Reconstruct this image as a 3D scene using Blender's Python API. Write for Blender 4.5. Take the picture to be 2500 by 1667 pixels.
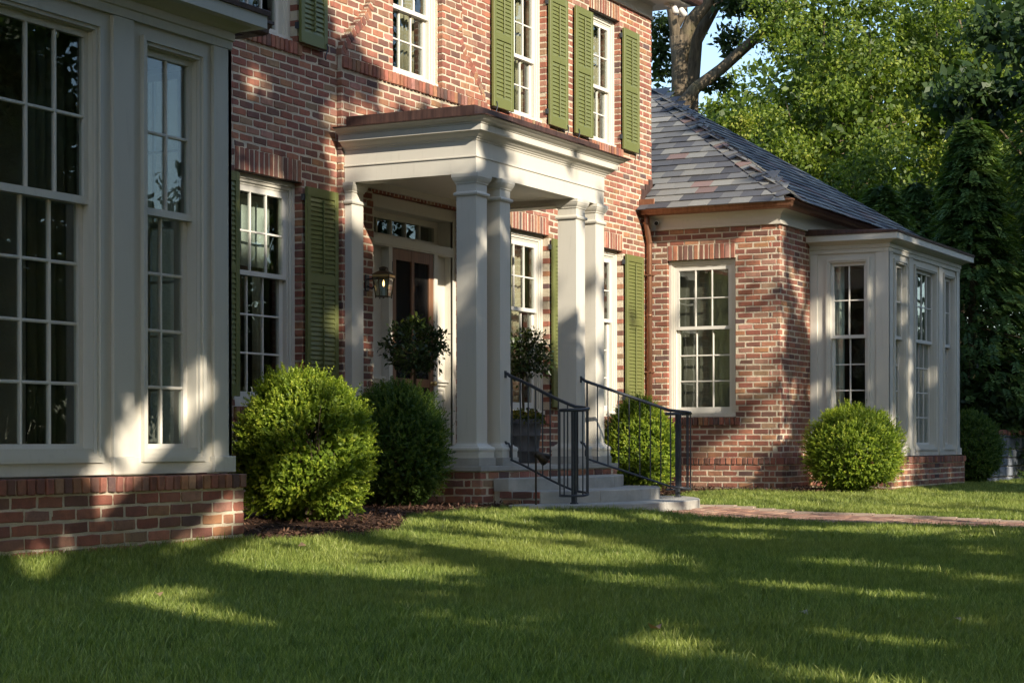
import bpy, bmesh, math, random
import numpy as np
from mathutils import Vector, Matrix, noise

random.seed(7); rng = np.random.default_rng(7)
for o in list(bpy.data.objects): bpy.data.objects.remove(o)
sc = bpy.context.scene
COL = sc.collection

# ------------------------------------------------------------------ camera
CAM = Vector((-17.474, -10.321, 0.66))
CA, CROLL, CF = 1.0884, 0.0016, 4662.72 / 2500.0
_ca, _sa, _cr, _sr = math.cos(CA), math.sin(CA), math.cos(CROLL), math.sin(CROLL)
_right, _up, _fwd = Vector((_ca, -_sa, 0)), Vector((0, 0, 1)), Vector((_sa, _ca, 0))
cx_, cy_ = _right * _cr - _up * _sr, _right * _sr + _up * _cr
cam_d = bpy.data.cameras.new('camera'); cam = bpy.data.objects.new('camera', cam_d); COL.objects.link(cam)
cam_d.sensor_width = 36; cam_d.lens = 36 * CF; cam_d.shift_y = (1081.276 - 833.5) / 2500
cam_d.clip_start = 0.05; cam_d.clip_end = 900
m = Matrix.Identity(4)
for i in range(3):
    m[i][0], m[i][1], m[i][2], m[i][3] = cx_[i], cy_[i], -_fwd[i], CAM[i]
cam.matrix_world = m
sc.camera = cam

def depth_of(p):
    d = Vector(p) - CAM
    return d.dot(_fwd)
def pix(p):                                   # photo pixel of a world point (used to rank pieces by size)
    d = Vector(p) - CAM; z = d.dot(_fwd)
    return 1250 + 4662.72 * d.dot(cx_) / z, 1081.276 - 4662.72 * d.dot(cy_) / z, z

# ------------------------------------------------------------------ sky, sun, exposure
SUN = Vector((-1.0, -2.05, 1.07)).normalized()
SUN_EL = math.asin(SUN.z); SUN_AZ = math.atan2(SUN.x, SUN.y)
w = bpy.data.worlds.new('World'); sc.world = w; w.use_nodes = True
nt = w.node_tree; nt.nodes.clear()
sky = nt.nodes.new('ShaderNodeTexSky'); sky.sky_type = 'NISHITA'; sky.sun_disc = False
sky.sun_elevation = SUN_EL; sky.sun_rotation = SUN_AZ
sky.air_density = 1.0; sky.dust_density = 0.6; sky.ozone_density = 1.6
bg = nt.nodes.new('ShaderNodeBackground'); bg.inputs[1].default_value = 0.15
wo = nt.nodes.new('ShaderNodeOutputWorld')
nt.links.new(sky.outputs[0], bg.inputs[0]); nt.links.new(bg.outputs[0], wo.inputs[0])
sd = bpy.data.lights.new('sun', 'SUN'); sd.energy = 4.6; sd.angle = math.radians(0.5); sd.color = (1.0, 0.90, 0.75)
so = bpy.data.objects.new('sun', sd); COL.objects.link(so)
so.rotation_euler = SUN.to_track_quat('Z', 'Y').to_euler()
sc.view_settings.view_transform = 'Standard'; sc.view_settings.look = 'None'
sc.view_settings.gamma = 1.0; sc.view_settings.use_curve_mapping = False
sc.view_settings.exposure = 0.82
sc.render.engine = 'CYCLES'
cy = sc.cycles
cy.use_denoising = True
try: cy.denoiser = 'OPENIMAGEDENOISE'; cy.denoising_input_passes = 'RGB_ALBEDO_NORMAL'; cy.denoising_prefilter = 'ACCURATE'
except Exception: pass
cy.max_bounces = 8; cy.diffuse_bounces = 4; cy.glossy_bounces = 4; cy.transmission_bounces = 4; cy.transparent_max_bounces = 16
cy.use_adaptive_sampling = True; cy.adaptive_threshold = 0.012
cy.caustics_reflective = False; cy.caustics_refractive = False; cy.sample_clamp_indirect = 6

# ------------------------------------------------------------------ materials
MATS = {}
class NT:
    def __init__(s, name):
        s.m = bpy.data.materials.new(name); s.m.use_nodes = True; s.t = s.m.node_tree; s.t.nodes.clear()
        s.out = s.n('OutputMaterial'); MATS[name] = s.m
    def n(s, k, **kw):
        nd = s.t.nodes.new('ShaderNode' + k)
        for a, b in kw.items(): setattr(nd, a, b)
        return nd
    def l(s, a, b): s.t.links.new(a, b)
    def coord(s, scale=(1, 1, 1), kind='Object'):
        if kind == 'World':
            g = s.n('NewGeometry'); o = g.outputs['Position']
        else:
            g = s.n('TexCoord'); o = g.outputs[kind]
        mp = s.n('Mapping'); mp.inputs['Scale'].default_value = scale
        s.l(o, mp.inputs['Vector']); return mp.outputs[0]
    def noise(s, vec, scale, detail=4, rough=0.55, dist=0):
        t = s.n('TexNoise'); t.inputs['Scale'].default_value = scale; t.inputs['Detail'].default_value = detail
        t.inputs['Roughness'].default_value = rough; t.inputs['Distortion'].default_value = dist
        s.l(vec, t.inputs['Vector']); return t.outputs['Fac']
    def ramp(s, fac, stops, interp='LINEAR'):
        r = s.n('ValToRGB'); r.color_ramp.interpolation = interp
        e = r.color_ramp.elements
        while len(e) < len(stops): e.new(0.5)
        for i, (p, c) in enumerate(stops):
            e[i].position = p; e[i].color = (*c, 1) if len(c) == 3 else c
        s.l(fac, r.inputs[0]); return r.outputs[0]
    def mix(s, fac, a, b, mode='MIX'):
        x = s.n('Mix', data_type='RGBA', blend_type=mode)
        for sock, v in ((x.inputs[0], fac), (x.inputs[6], a), (x.inputs[7], b)):
            if hasattr(v, 'links') or isinstance(v, bpy.types.NodeSocket): s.l(v, sock)
            elif isinstance(v, (int, float)): sock.default_value = v
            else: sock.default_value = (*v, 1)
        return x.outputs[2]
    def math(s, op, a, b=0.0):
        x = s.n('Math', operation=op)
        for sock, v in ((x.inputs[0], a), (x.inputs[1], b)):
            if isinstance(v, bpy.types.NodeSocket): s.l(v, sock)
            else: sock.default_value = v
        return x.outputs[0]
    def bump(s, h, strength=0.3, dist=0.01):
        b = s.n('Bump'); b.inputs['Strength'].default_value = strength; b.inputs['Distance'].default_value = dist
        s.l(h, b.inputs['Height']); return b.outputs[0]
    def attr(s, name):
        a = s.n('Attribute', attribute_name=name); return a
    def pbr(s, col, rough=0.6, metal=0.0, normal=None, spec=0.5):
        p = s.n('BsdfPrincipled')
        for nm, v in (('Base Color', col), ('Roughness', rough), ('Metallic', metal), ('Specular IOR Level', spec)):
            if isinstance(v, bpy.types.NodeSocket): s.l(v, p.inputs[nm])
            elif isinstance(v, (int, float)): p.inputs[nm].default_value = v
            else: p.inputs[nm].default_value = (*v, 1)
        if normal is not None: s.l(normal, p.inputs['Normal'])
        return p
    def end(s, p): s.l(p.outputs[0], s.out.inputs[0]); return s.m

def m_brick():
    t = NT('brick'); v = t.coord((1, 1, 1), 'World')
    a = t.attr('tint').outputs['Color']
    n1 = t.noise(v, 14, 5, 0.65); n2 = t.noise(v, 90, 4, 0.7); n3 = t.noise(v, 260, 2)
    c = t.mix(t.math('MULTIPLY', t.ramp(n1, [(0.42, (0, 0, 0)), (0.72, (1, 1, 1))]), 0.55), a, (0.115, 0.07, 0.055))
    c = t.mix(t.math('MULTIPLY', t.ramp(n2, [(0.55, (0, 0, 0)), (0.8, (1, 1, 1))]), 0.35), c, (0.42, 0.27, 0.19))
    c = t.mix(t.ramp(n3, [(0.70, (0, 0, 0)), (0.78, (1, 1, 1))]), c, (0.5, 0.43, 0.35))
    n4 = t.noise(t.coord((1.3, 1.3, 0.5), 'World'), 1.1, 5, 0.6)
    c = t.mix(t.math('MULTIPLY', t.ramp(n4, [(0.52, (0, 0, 0)), (0.72, (1, 1, 1))]), 0.35), c, (0.13, 0.085, 0.065))
    c = t.mix(t.math('MULTIPLY', t.ramp(n4, [(0.28, (1, 1, 1)), (0.42, (0, 0, 0))]), 0.22), c, (0.46, 0.32, 0.25))
    h = t.math('ADD', t.math('MULTIPLY', n2, 1.0), t.math('MULTIPLY', n3, 0.5))
    t.end(t.pbr(c, 0.88, 0, t.bump(h, 0.55, 0.006), 0.25))
def m_mortar():
    t = NT('mortar'); v = t.coord((1, 1, 1), 'World')
    n1 = t.noise(v, 3.0, 4); n2 = t.noise(v, 120, 4, 0.7); n3 = t.noise(v, 26, 3)
    c = t.ramp(n1, [(0.3, (0.55, 0.47, 0.35)), (0.7, (0.72, 0.63, 0.48))])
    c = t.mix(t.ramp(n2, [(0.33, (0.25, 0.25, 0.25)), (0.55, (0, 0, 0))]), c, (0.34, 0.28, 0.2))
    t.end(t.pbr(c, 0.95, 0, t.bump(t.math('ADD', n2, t.math('MULTIPLY', n3, 1.4)), 0.8, 0.012), 0.2))
def m_paint(name, col, rough=0.42, var=0.10, dirt=(0.30, 0.27, 0.21), spec=0.35):
    t = NT(name); v = t.coord((1, 1, 1), 'World')
    n1 = t.noise(v, 1.7, 4); n2 = t.noise(v, 38, 3, 0.6)
    vs = t.coord((6, 6, 0.7), 'World'); n3 = t.noise(vs, 4, 4, 0.65)
    c = t.mix(t.math('MULTIPLY', t.ramp(n1, [(0.35, (0, 0, 0)), (0.8, (1, 1, 1))]), var), col, [x * 0.72 for x in col])
    c = t.mix(t.math('MULTIPLY', t.ramp(t.noise(t.coord((1, 1, 1), 'World'), 9, 5, 0.7), [(0.55, (0, 0, 0)), (0.75, (1, 1, 1))]), 0.10), c, [x * 0.8 for x in col])
    c = t.mix(t.math('MULTIPLY', t.ramp(n3, [(0.56, (0, 0, 0)), (0.80, (1, 1, 1))]), 0.20), c, dirt)
    t.end(t.pbr(c, rough, 0, t.bump(n2, 0.10, 0.003), spec))
def m_stone(name, c1, c2, scale=5, rough=0.85):
    t = NT(name); v = t.coord((1, 1, 1), 'World')
    n1 = t.noise(v, scale, 6, 0.6); n2 = t.noise(v, 60, 4, 0.7); n3 = t.noise(v, 1.1, 3)
    c = t.ramp(n1, [(0.3, c1), (0.7, c2)])
    c = t.mix(t.math('MULTIPLY', t.ramp(n3, [(0.5, (0, 0, 0)), (0.7, (1, 1, 1))]), 0.35), c, [x * 0.55 for x in c1])
    t.end(t.pbr(c, rough, 0, t.bump(t.math('ADD', n2, n1), 0.35, 0.006), 0.3))
def m_metal(name, c1, c2, rough=0.4, metal=0.9, streak=True):
    t = NT(name); v = t.coord((9, 9, 1.0) if streak else (2, 2, 2), 'World')
    n1 = t.noise(v, 3, 5, 0.6); n2 = t.noise(t.coord((1, 1, 1), 'World'), 40, 3)
    c = t.ramp(n1, [(0.32, c1), (0.68, c2)])
    r = t.math('ADD', t.math('MULTIPLY', n2, 0.25), rough - 0.1)
    t.end(t.pbr(c, r, metal, t.bump(n2, 0.12, 0.003)))
def m_slate():
    t = NT('slate'); v = t.coord((1, 1, 1), 'World')
    a = t.attr('tint').outputs['Color']; n1 = t.noise(v, 8, 5, 0.65); n2 = t.noise(v, 70, 4, 0.7)
    c = t.mix(t.math('MULTIPLY', n1, 0.28), a, (0.10, 0.10, 0.105)); 
    c = t.mix(t.math('MULTIPLY', t.ramp(n2, [(0.6, (0, 0, 0)), (0.8, (1, 1, 1))]), 0.3), c, (0.3, 0.29, 0.26))
    t.end(t.pbr(c, 0.62, 0, t.bump(t.math('ADD', n1, n2), 0.5, 0.006), 0.4))
def m_glass():
    t = NT('window_glass'); v = t.coord((1.0, 1.0, 1.3), 'World')
    n1 = t.noise(v, 1.9, 2, 0.5, 0.6)
    b = t.bump(n1, 0.05, 0.05)
    g = t.n('BsdfGlossy'); g.inputs['Roughness'].default_value = 0.0; g.inputs['Color'].default_value = (0.95, 0.98, 1, 1); t.l(b, g.inputs['Normal'])
    tr = t.n('BsdfTransparent'); tr.inputs[0].default_value = (0.86, 0.90, 0.88, 1)
    lw = t.n('LayerWeight'); lw.inputs[0].default_value = 0.5
    f = t.math('ADD', t.math('MULTIPLY', t.math('POWER', lw.outputs['Facing'], 4.0), 0.8), 0.055)
    mx = t.n('MixShader'); t.l(f, mx.inputs[0]); t.l(tr.outputs[0], mx.inputs[1]); t.l(g.outputs[0], mx.inputs[2])
    t.l(mx.outputs[0], t.out.inputs[0])
def m_leaf(name, cols, transl=0.32, rough=0.5, tcol=(1.25, 1.3, 0.5), spec=0.35):
    t = NT(name); a = t.attr('tint').outputs['Fac']
    oi = t.n('ObjectInfo').outputs['Random']
    c = t.ramp(a, [(i / (len(cols) - 1), x) for i, x in enumerate(cols)])
    p = t.pbr(c, rough, 0, None, spec)
    tl = t.n('BsdfTranslucent'); t.l(t.mix(1.0, c, tcol, 'MULTIPLY'), tl.inputs[0])
    mx = t.n('MixShader'); mx.inputs[0].default_value = transl
    t.l(p.outputs[0], mx.inputs[1]); t.l(tl.outputs[0], mx.inputs[2]); t.l(mx.outputs[0], t.out.inputs[0])
def m_grass():
    t = NT('grass_blade'); a = t.attr('tint').outputs['Fac']
    oi = t.n('ObjectInfo').outputs['Random']
    f = t.math('ADD', t.math('MULTIPLY', a, 0.6), t.math('MULTIPLY', oi, 0.4))
    pos = t.coord((1, 1, 0.0), 'World'); n = t.noise(pos, 0.55, 3)
    c = t.ramp(f, [(0.0, (0.06, 0.105, 0.02)), (0.4, (0.17, 0.235, 0.045)), (0.75, (0.32, 0.38, 0.09)), (0.93, (0.46, 0.50, 0.17)), (1.0, (0.60, 0.52, 0.28))])
    c = t.mix(t.math('MULTIPLY', t.ramp(n, [(0.42, (0, 0, 0)), (0.65, (1, 1, 1))]), 0.35), c, (0.32, 0.32, 0.075))
    p = t.pbr(c, 0.45, 0, None, 0.35)
    tl = t.n('BsdfTranslucent'); t.l(t.mix(1.0, c, (1.3, 1.35, 0.6), 'MULTIPLY'), tl.inputs[0])
    mx = t.n('MixShader'); mx.inputs[0].default_value = 0.35
    t.l(p.outputs[0], mx.inputs[1]); t.l(tl.outputs[0], mx.inputs[2]); t.l(mx.outputs[0], t.out.inputs[0])
def m_ground(name, stops, scale=9, bump=0.8):
    t = NT(name); v = t.coord((1, 1, 1), 'World')
    n1 = t.noise(v, scale, 6, 0.65); n2 = t.noise(v, scale * 9, 4, 0.7)
    c = t.ramp(n1, stops)
    t.end(t.pbr(c, 0.95, 0, t.bump(t.math('ADD', n1, n2), bump, 0.03), 0.2))
def m_bark(name, c1, c2):
    t = NT(name); v = t.coord((1, 1, 0.16), 'World'); n1 = t.noise(v, 13, 6, 0.7, 0.4); n2 = t.noise(t.coord((1, 1, 1), 'World'), 1.6, 3)
    c = t.ramp(n1, [(0.32, c1), (0.68, c2)])
    c = t.mix(t.math('MULTIPLY', t.ramp(n2, [(0.5, (0, 0, 0)), (0.66, (1, 1, 1))]), 0.35), c, (0.10, 0.10, 0.035))
    t.end(t.pbr(c, 0.95, 0, t.bump(n1, 1.0, 0.05), 0.2))
def m_wood(name, c1, c2, rough=0.45):
    t = NT(name); v = t.coord((1, 1, 0.05), 'World'); n1 = t.noise(v, 40, 5, 0.6, 0.5)
    t.end(t.pbr(t.ramp(n1, [(0.3, c1), (0.7, c2)]), rough, 0, t.bump(n1, 0.2, 0.002)))
def m_cloth(name, col, transl=0.0):
    t = NT(name); v = t.coord((1, 1, 1), 'World'); n = t.noise(v, 200, 2)
    c = t.mix(t.math('MULTIPLY', n, 0.25), col, [x * 0.6 for x in col])
    p = t.pbr(c, 0.9, 0, None, 0.1)
    if transl:
        tl = t.n('BsdfTranslucent'); t.l(c, tl.inputs[0]); mx = t.n('MixShader'); mx.inputs[0].default_value = transl
        t.l(p.outputs[0], mx.inputs[1]); t.l(tl.outputs[0], mx.inputs[2]); t.l(mx.outputs[0], t.out.inputs[0])
    else: t.end(p)
def m_emit(name, col, s):
    t = NT(name); e = t.n('Emission'); e.inputs[0].default_value = (*col, 1); e.inputs[1].default_value = s; t.end(e)
def m_plain(name, col, rough=0.6, metal=0.0, alpha_tr=0.0):
    t = NT(name); v = t.coord((1, 1, 1), 'World'); n = t.noise(v, 25, 3)
    c = t.mix(t.math('MULTIPLY', n, 0.3), col, [x * 0.7 for x in col])
    p = t.pbr(c, rough, metal)
    if alpha_tr:
        tr = t.n('BsdfTransparent'); mx = t.n('MixShader'); mx.inputs[0].default_value = alpha_tr
        t.l(p.outputs[0], mx.inputs[1]); t.l(tr.outputs[0], mx.inputs[2]); t.l(mx.outputs[0], t.out.inputs[0])
    else: t.end(p)

m_brick(); m_mortar(); m_slate(); m_glass(); m_grass()
m_paint('trim_paint', (0.64, 0.605, 0.52))
m_paint('sash_paint', (0.70, 0.67, 0.60), 0.35)
m_paint('shutter_paint', (0.148, 0.162, 0.052), 0.38, 0.12, (0.10, 0.11, 0.05))
m_stone('limestone', (0.34, 0.325, 0.285), (0.47, 0.45, 0.40), 6)
m_stone('field_stone', (0.13, 0.145, 0.17), (0.26, 0.28, 0.31), 7)
m_stone('clay_pot', (0.10, 0.105, 0.115), (0.18, 0.185, 0.195), 12, 0.8)
m_metal('copper', (0.24, 0.118, 0.07), (0.36, 0.19, 0.115), 0.46, 0.75)
m_metal('dark_copper', (0.055, 0.032, 0.028), (0.125, 0.07, 0.055), 0.5, 0.35)
m_metal('iron', (0.036, 0.041, 0.050), (0.062, 0.068, 0.078), 0.38, 0.25, False)
m_metal('lantern_bronze', (0.05, 0.036, 0.02), (0.11, 0.08, 0.04), 0.4, 0.6, False)
m_metal('bronze', (0.028, 0.020, 0.015), (0.06, 0.045, 0.03), 0.45, 0.5, False)
m_metal('brass', (0.6, 0.42, 0.16), (0.75, 0.55, 0.25), 0.3, 0.95, False)
m_metal('steel_angle', (0.02, 0.018, 0.016), (0.05, 0.035, 0.025), 0.7, 0.2, False)
m_wood('mahogany', (0.15, 0.07, 0.036), (0.27, 0.135, 0.07))
m_plain('screen_mesh', (0.012, 0.011, 0.010), 0.9, 0, 0.45)
m_plain('white_plastic', (0.75, 0.74, 0.70), 0.4)
m_plain('black_plastic', (0.012, 0.012, 0.012), 0.3)
m_plain('interior_wall', (0.22, 0.195, 0.15), 0.9)
m_plain('interior_floor', (0.07, 0.04, 0.022), 0.5)
m_cloth('olive_curtain', (0.15, 0.14, 0.10)); m_cloth('tan_curtain', (0.46, 0.38, 0.26)); m_cloth('white_curtain', (0.72, 0.74, 0.66), 0.25)
m_cloth('lamp_shade_cloth', (0.50, 0.36, 0.18), 0.3)
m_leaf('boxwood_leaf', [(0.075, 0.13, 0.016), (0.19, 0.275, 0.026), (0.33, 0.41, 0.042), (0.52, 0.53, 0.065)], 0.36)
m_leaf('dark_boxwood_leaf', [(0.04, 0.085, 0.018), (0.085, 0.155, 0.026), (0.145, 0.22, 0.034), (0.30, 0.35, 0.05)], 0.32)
m_leaf('topiary_leaf', [(0.022, 0.042, 0.014), (0.05, 0.08, 0.024), (0.085, 0.125, 0.03), (0.22, 0.27, 0.045)], 0.25, 0.35)
m_leaf('tree_leaf', [(0.035, 0.065, 0.010), (0.10, 0.155, 0.020), (0.21, 0.27, 0.034), (0.38, 0.39, 0.07)], 0.42)
m_leaf('oak_leaf', [(0.022, 0.044, 0.012), (0.05, 0.085, 0.02), (0.085, 0.13, 0.03)], 0.4)
m_leaf('maple_leaf', [(0.025, 0.05, 0.018), (0.055, 0.095, 0.028), (0.10, 0.15, 0.04)], 0.38)
m_leaf('evergreen_leaf', [(0.022, 0.052, 0.020), (0.055, 0.11, 0.032), (0.11, 0.175, 0.042), (0.22, 0.29, 0.055)], 0.32)
m_leaf('flower_leaf', [(0.04, 0.07, 0.015), (0.10, 0.13, 0.02), (0.30, 0.27, 0.03), (0.25, 0.02, 0.08)], 0.3)
m_leaf('dry_leaf', [(0.38, 0.20, 0.12), (0.46, 0.30, 0.18), (0.55, 0.47, 0.38)], 0.25)
m_leaf('mulch_chip', [(0.045, 0.022, 0.014), (0.10, 0.05, 0.03), (0.20, 0.11, 0.065)], 0.0, 0.9)
m_ground('soil', [(0.35, (0.030, 0.036, 0.014)), (0.65, (0.055, 0.058, 0.024))], 30)
m_ground('mulch_bed', [(0.35, (0.035, 0.019, 0.012)), (0.65, (0.10, 0.052, 0.032))], 40)
m_ground('woodland_floor', [(0.35, (0.02, 0.026, 0.012)), (0.65, (0.045, 0.05, 0.02))], 3)
m_bark('bark', (0.055, 0.042, 0.030), (0.20, 0.155, 0.10)); m_bark('twig_bark', (0.06, 0.045, 0.03), (0.17, 0.13, 0.085))
m_emit('flame', (1.0, 0.55, 0.18), 5.0)
def m_paver():
    t = NT('paver'); a = t.attr('tint').outputs['Color']; v = t.coord((1, 1, 1), 'World'); n = t.noise(v, 40, 4, 0.7)
    t.end(t.pbr(t.mix(t.math('MULTIPLY', n, 0.5), a, (0.35, 0.25, 0.19)), 0.9, 0, t.bump(n, 0.5, 0.005), 0.25))
m_paver()
# ------------------------------------------------------------------ mesh helpers
def link(o, parent=None):
    COL.objects.link(o)
    if parent is not None: o.parent = parent
    return o
class MB:
    def __init__(s): s.v = []; s.f = []; s.t = []
    def add(s, vs, fs, tint=None):
        b = len(s.v); s.v += [tuple(v) for v in vs]
        for f in fs: s.f.append(tuple(i + b for i in f)); s.t.append(tint)
    def box(s, x0, x1, y0, y1, z0, z1, L=None, tint=None):
        c = [(x, y, z) for z in (z0, z1) for y in (y0, y1) for x in (x0, x1)]
        if L: c = [L(*p) for p in c]
        s.add(c, [(0, 2, 3, 1), (4, 5, 7, 6), (0, 1, 5, 4), (2, 6, 7, 3), (0, 4, 6, 2), (1, 3, 7, 5)], tint)
    def bev(s, x0, x1, y0, y1, z0, z1, b=0.004, L=None, tint=None):      # box with all edges eased
        xs, ys, zs = (x0, x1), (y0, y1), (z0, z1); vs = []
        for k in (0, 1):
            for j in (0, 1):
                for i in (0, 1):
                    sx, sy, sz = 1 - 2 * i, 1 - 2 * j, 1 - 2 * k
                    vs += [(xs[i], ys[j] + sy * b, zs[k] + sz * b), (xs[i] + sx * b, ys[j], zs[k] + sz * b), (xs[i] + sx * b, ys[j] + sy * b, zs[k])]
        I = lambda i, j, k, a: (k * 4 + j * 2 + i) * 3 + a
        fs = []
        for i in (0, 1): fs.append((I(i,0,0,0), I(i,1,0,0), I(i,1,1,0), I(i,0,1,0)))
        for j in (0, 1): fs.append((I(0,j,0,1), I(1,j,0,1), I(1,j,1,1), I(0,j,1,1)))
        for k in (0, 1): fs.append((I(0,0,k,2), I(1,0,k,2), I(1,1,k,2), I(0,1,k,2)))
        for a in (0, 1):
            for b_ in (0, 1):
                fs.append((I(a,b_,0,0), I(a,b_,1,0), I(a,b_,1,1), I(a,b_,0,1)))
                fs.append((I(a,0,b_,0), I(a,1,b_,0), I(a,1,b_,2), I(a,0,b_,2)))
                fs.append((I(0,a,b_,1), I(1,a,b_,1), I(1,a,b_,2), I(0,a,b_,2)))
        for i in (0, 1):
            for j in (0, 1):
                for k in (0, 1): fs.append((I(i,j,k,0), I(i,j,k,1), I(i,j,k,2)))
        if L: vs = [L(*p) for p in vs]
        s.add(vs, fs, tint)
    def molding(s, prof, path, closed=False, caps=True):
        """profile [(out, z)...] swept round path [(x, y)...]; outward is to the right of the walking direction"""
        n = len(path); rings = []
        for i, (x, y) in enumerate(path):
            def nrm(a, b):
                dx, dy = b[0] - a[0], b[1] - a[1]; l = math.hypot(dx, dy); return (dy / l, -dx / l)
            ns = []
            if i > 0 or closed: ns.append(nrm(path[i - 1], path[i]))
            if i < n - 1 or closed: ns.append(nrm(path[i], path[(i + 1) % n]))
            if len(ns) == 2:
                k = 1 + ns[0][0] * ns[1][0] + ns[0][1] * ns[1][1]; ox, oy = (ns[0][0] + ns[1][0]) / k, (ns[0][1] + ns[1][1]) / k
            else: ox, oy = ns[0]
            rings.append([(x + ox * d, y + oy * d, z) for d, z in prof])
        m_ = len(prof); vs = [p for r in rings for p in r]; fs = []
        for i in range(n if closed else n - 1):
            for j in range(m_):
                a, b = i * m_ + j, i * m_ + (j + 1) % m_; c, d = ((i + 1) % n) * m_ + (j + 1) % m_, ((i + 1) % n) * m_ + j
                fs.append((a, b, c, d))
        if caps and not closed: fs += [tuple(range(m_)), tuple(range((n - 1) * m_, n * m_))]
        s.add(vs, fs)
    def tube(s, pts, r, seg=10, cap=True, tint=None):
        pts = [Vector(p) for p in pts]; n = len(pts)
        rs = r if isinstance(r, (list, tuple)) else [r] * n
        t0 = (pts[1] - pts[0]).normalized(); a = Vector((0, 0, 1)) if abs(t0.z) < 0.9 else Vector((1, 0, 0))
        u = t0.cross(a).normalized(); vs = []
        for i, p in enumerate(pts):
            t = ((pts[min(i + 1, n - 1)] - p).normalized() + (p - pts[max(i - 1, 0)]).normalized())
            t = t.normalized() if t.length > 1e-6 else t0
            u = (u - t * u.dot(t)).normalized(); v = t.cross(u)
            vs += [p + (u * math.cos(2 * math.pi * k / seg) + v * math.sin(2 * math.pi * k / seg)) * rs[i] for k in range(seg)]
        fs = [(i * seg + k, i * seg + (k + 1) % seg, (i + 1) * seg + (k + 1) % seg, (i + 1) * seg + k) for i in range(n - 1) for k in range(seg)]
        if cap: fs += [tuple(range(seg)), tuple(range((n - 1) * seg, n * seg))]
        s.add(vs, fs, tint)
    def lathe(s, prof, c=(0, 0, 0), seg=20):
        vs = []; n = len(prof)
        for r, z in prof: vs += [(c[0] + r * math.cos(2 * math.pi * k / seg), c[1] + r * math.sin(2 * math.pi * k / seg), c[2] + z) for k in range(seg)]
        fs = [(i * seg + k, i * seg + (k + 1) % seg, (i + 1) * seg + (k + 1) % seg, (i + 1) * seg + k) for i in range(n - 1) for k in range(seg)]
        fs += [tuple(range(seg)), tuple(range((n - 1) * seg, n * seg))]
        s.add(vs, fs)
    def mesh(s, name, mat, smooth=False, recalc=True):
        me = bpy.data.meshes.new(name); me.from_pydata(s.v, [], s.f)
        if recalc:
            bm = bmesh.new(); bm.from_mesh(me); bmesh.ops.recalc_face_normals(bm, faces=bm.faces); bm.to_mesh(me); bm.free()
        if any(t is not None for t in s.t):
            a = me.attributes.new('tint', 'FLOAT_COLOR', 'FACE'); arr = np.ones((len(s.f), 4), np.float32)
            for i, t in enumerate(s.t):
                if t is not None: arr[i, :3] = t
            a.data.foreach_set('color', arr.ravel())
        me.materials.append(MATS[mat])
        if smooth: me.polygons.foreach_set('use_smooth', [True] * len(me.polygons))
        me.update(); return me
    def build(s, name, mat, parent=None, kind=None, smooth=False):
        o = bpy.data.objects.new(name, s.mesh(name, mat, smooth))
        if kind: o['kind'] = kind
        return link(o, parent)
def tag(o, label, cat, group=None):
    o['label'] = label; o['category'] = cat
    if group: o['group'] = group
    return o
def empty(name, loc, label=None, cat=None, group=None):
    o = bpy.data.objects.new(name, None); o.location = loc; o.empty_display_size = 0.1; COL.objects.link(o)
    if label: tag(o, label, cat, group)
    return o
def unloc(o):                                 # keep world coordinates for a child of a moved empty
    o.matrix_parent_inverse = Matrix.Translation(-Vector(o.parent.location)); return o
def np_mesh(name, verts, quads, mat, tint=None, parent=None, kind=None, smooth=False):
    me = bpy.data.meshes.new(name); nv, nq = len(verts), len(quads); k = quads.shape[1]
    me.vertices.add(nv); me.vertices.foreach_set('co', np.ascontiguousarray(verts, np.float32).ravel())
    me.loops.add(nq * k); me.loops.foreach_set('vertex_index', np.ascontiguousarray(quads, np.int32).ravel())
    me.polygons.add(nq); me.polygons.foreach_set('loop_start', np.arange(0, nq * k, k, dtype=np.int32))
    me.polygons.foreach_set('loop_total', np.full(nq, k, np.int32))
    if smooth: me.polygons.foreach_set('use_smooth', np.ones(nq, bool))
    if tint is not None:
        a = me.attributes.new('tint', 'FLOAT', 'FACE'); a.data.foreach_set('value', np.ascontiguousarray(tint, np.float32))
    me.update(calc_edges=True); me.materials.append(MATS[mat])
    o = bpy.data.objects.new(name, me)
    if kind: o['kind'] = kind
    return link(o, parent)
def unit(a): return a / np.maximum(np.linalg.norm(a, axis=-1, keepdims=True), 1e-9)
def leaf_arrays(C, D, N, Ln, W, fold=0.25):
    """pointed leaf, two facets folded along the midrib: 4 verts base/left/tip/right"""
    D = unit(D); S = unit(np.cross(D, N)); Nn = np.cross(S, D); Ln = Ln[:, None]; W = W[:, None]
    mid = C + D * Ln * 0.45
    v = np.stack([C, mid + S * W * 0.5 + Nn * W * fold, C + D * Ln, mid - S * W * 0.5 + Nn * W * fold], 1)
    n = len(C); i = np.arange(n)[:, None] * 4
    return v.reshape(-1, 3), i + np.array([[0, 1, 2, 3]])
def rand_dirs(n): return unit(rng.normal(size=(n, 3)))

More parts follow.
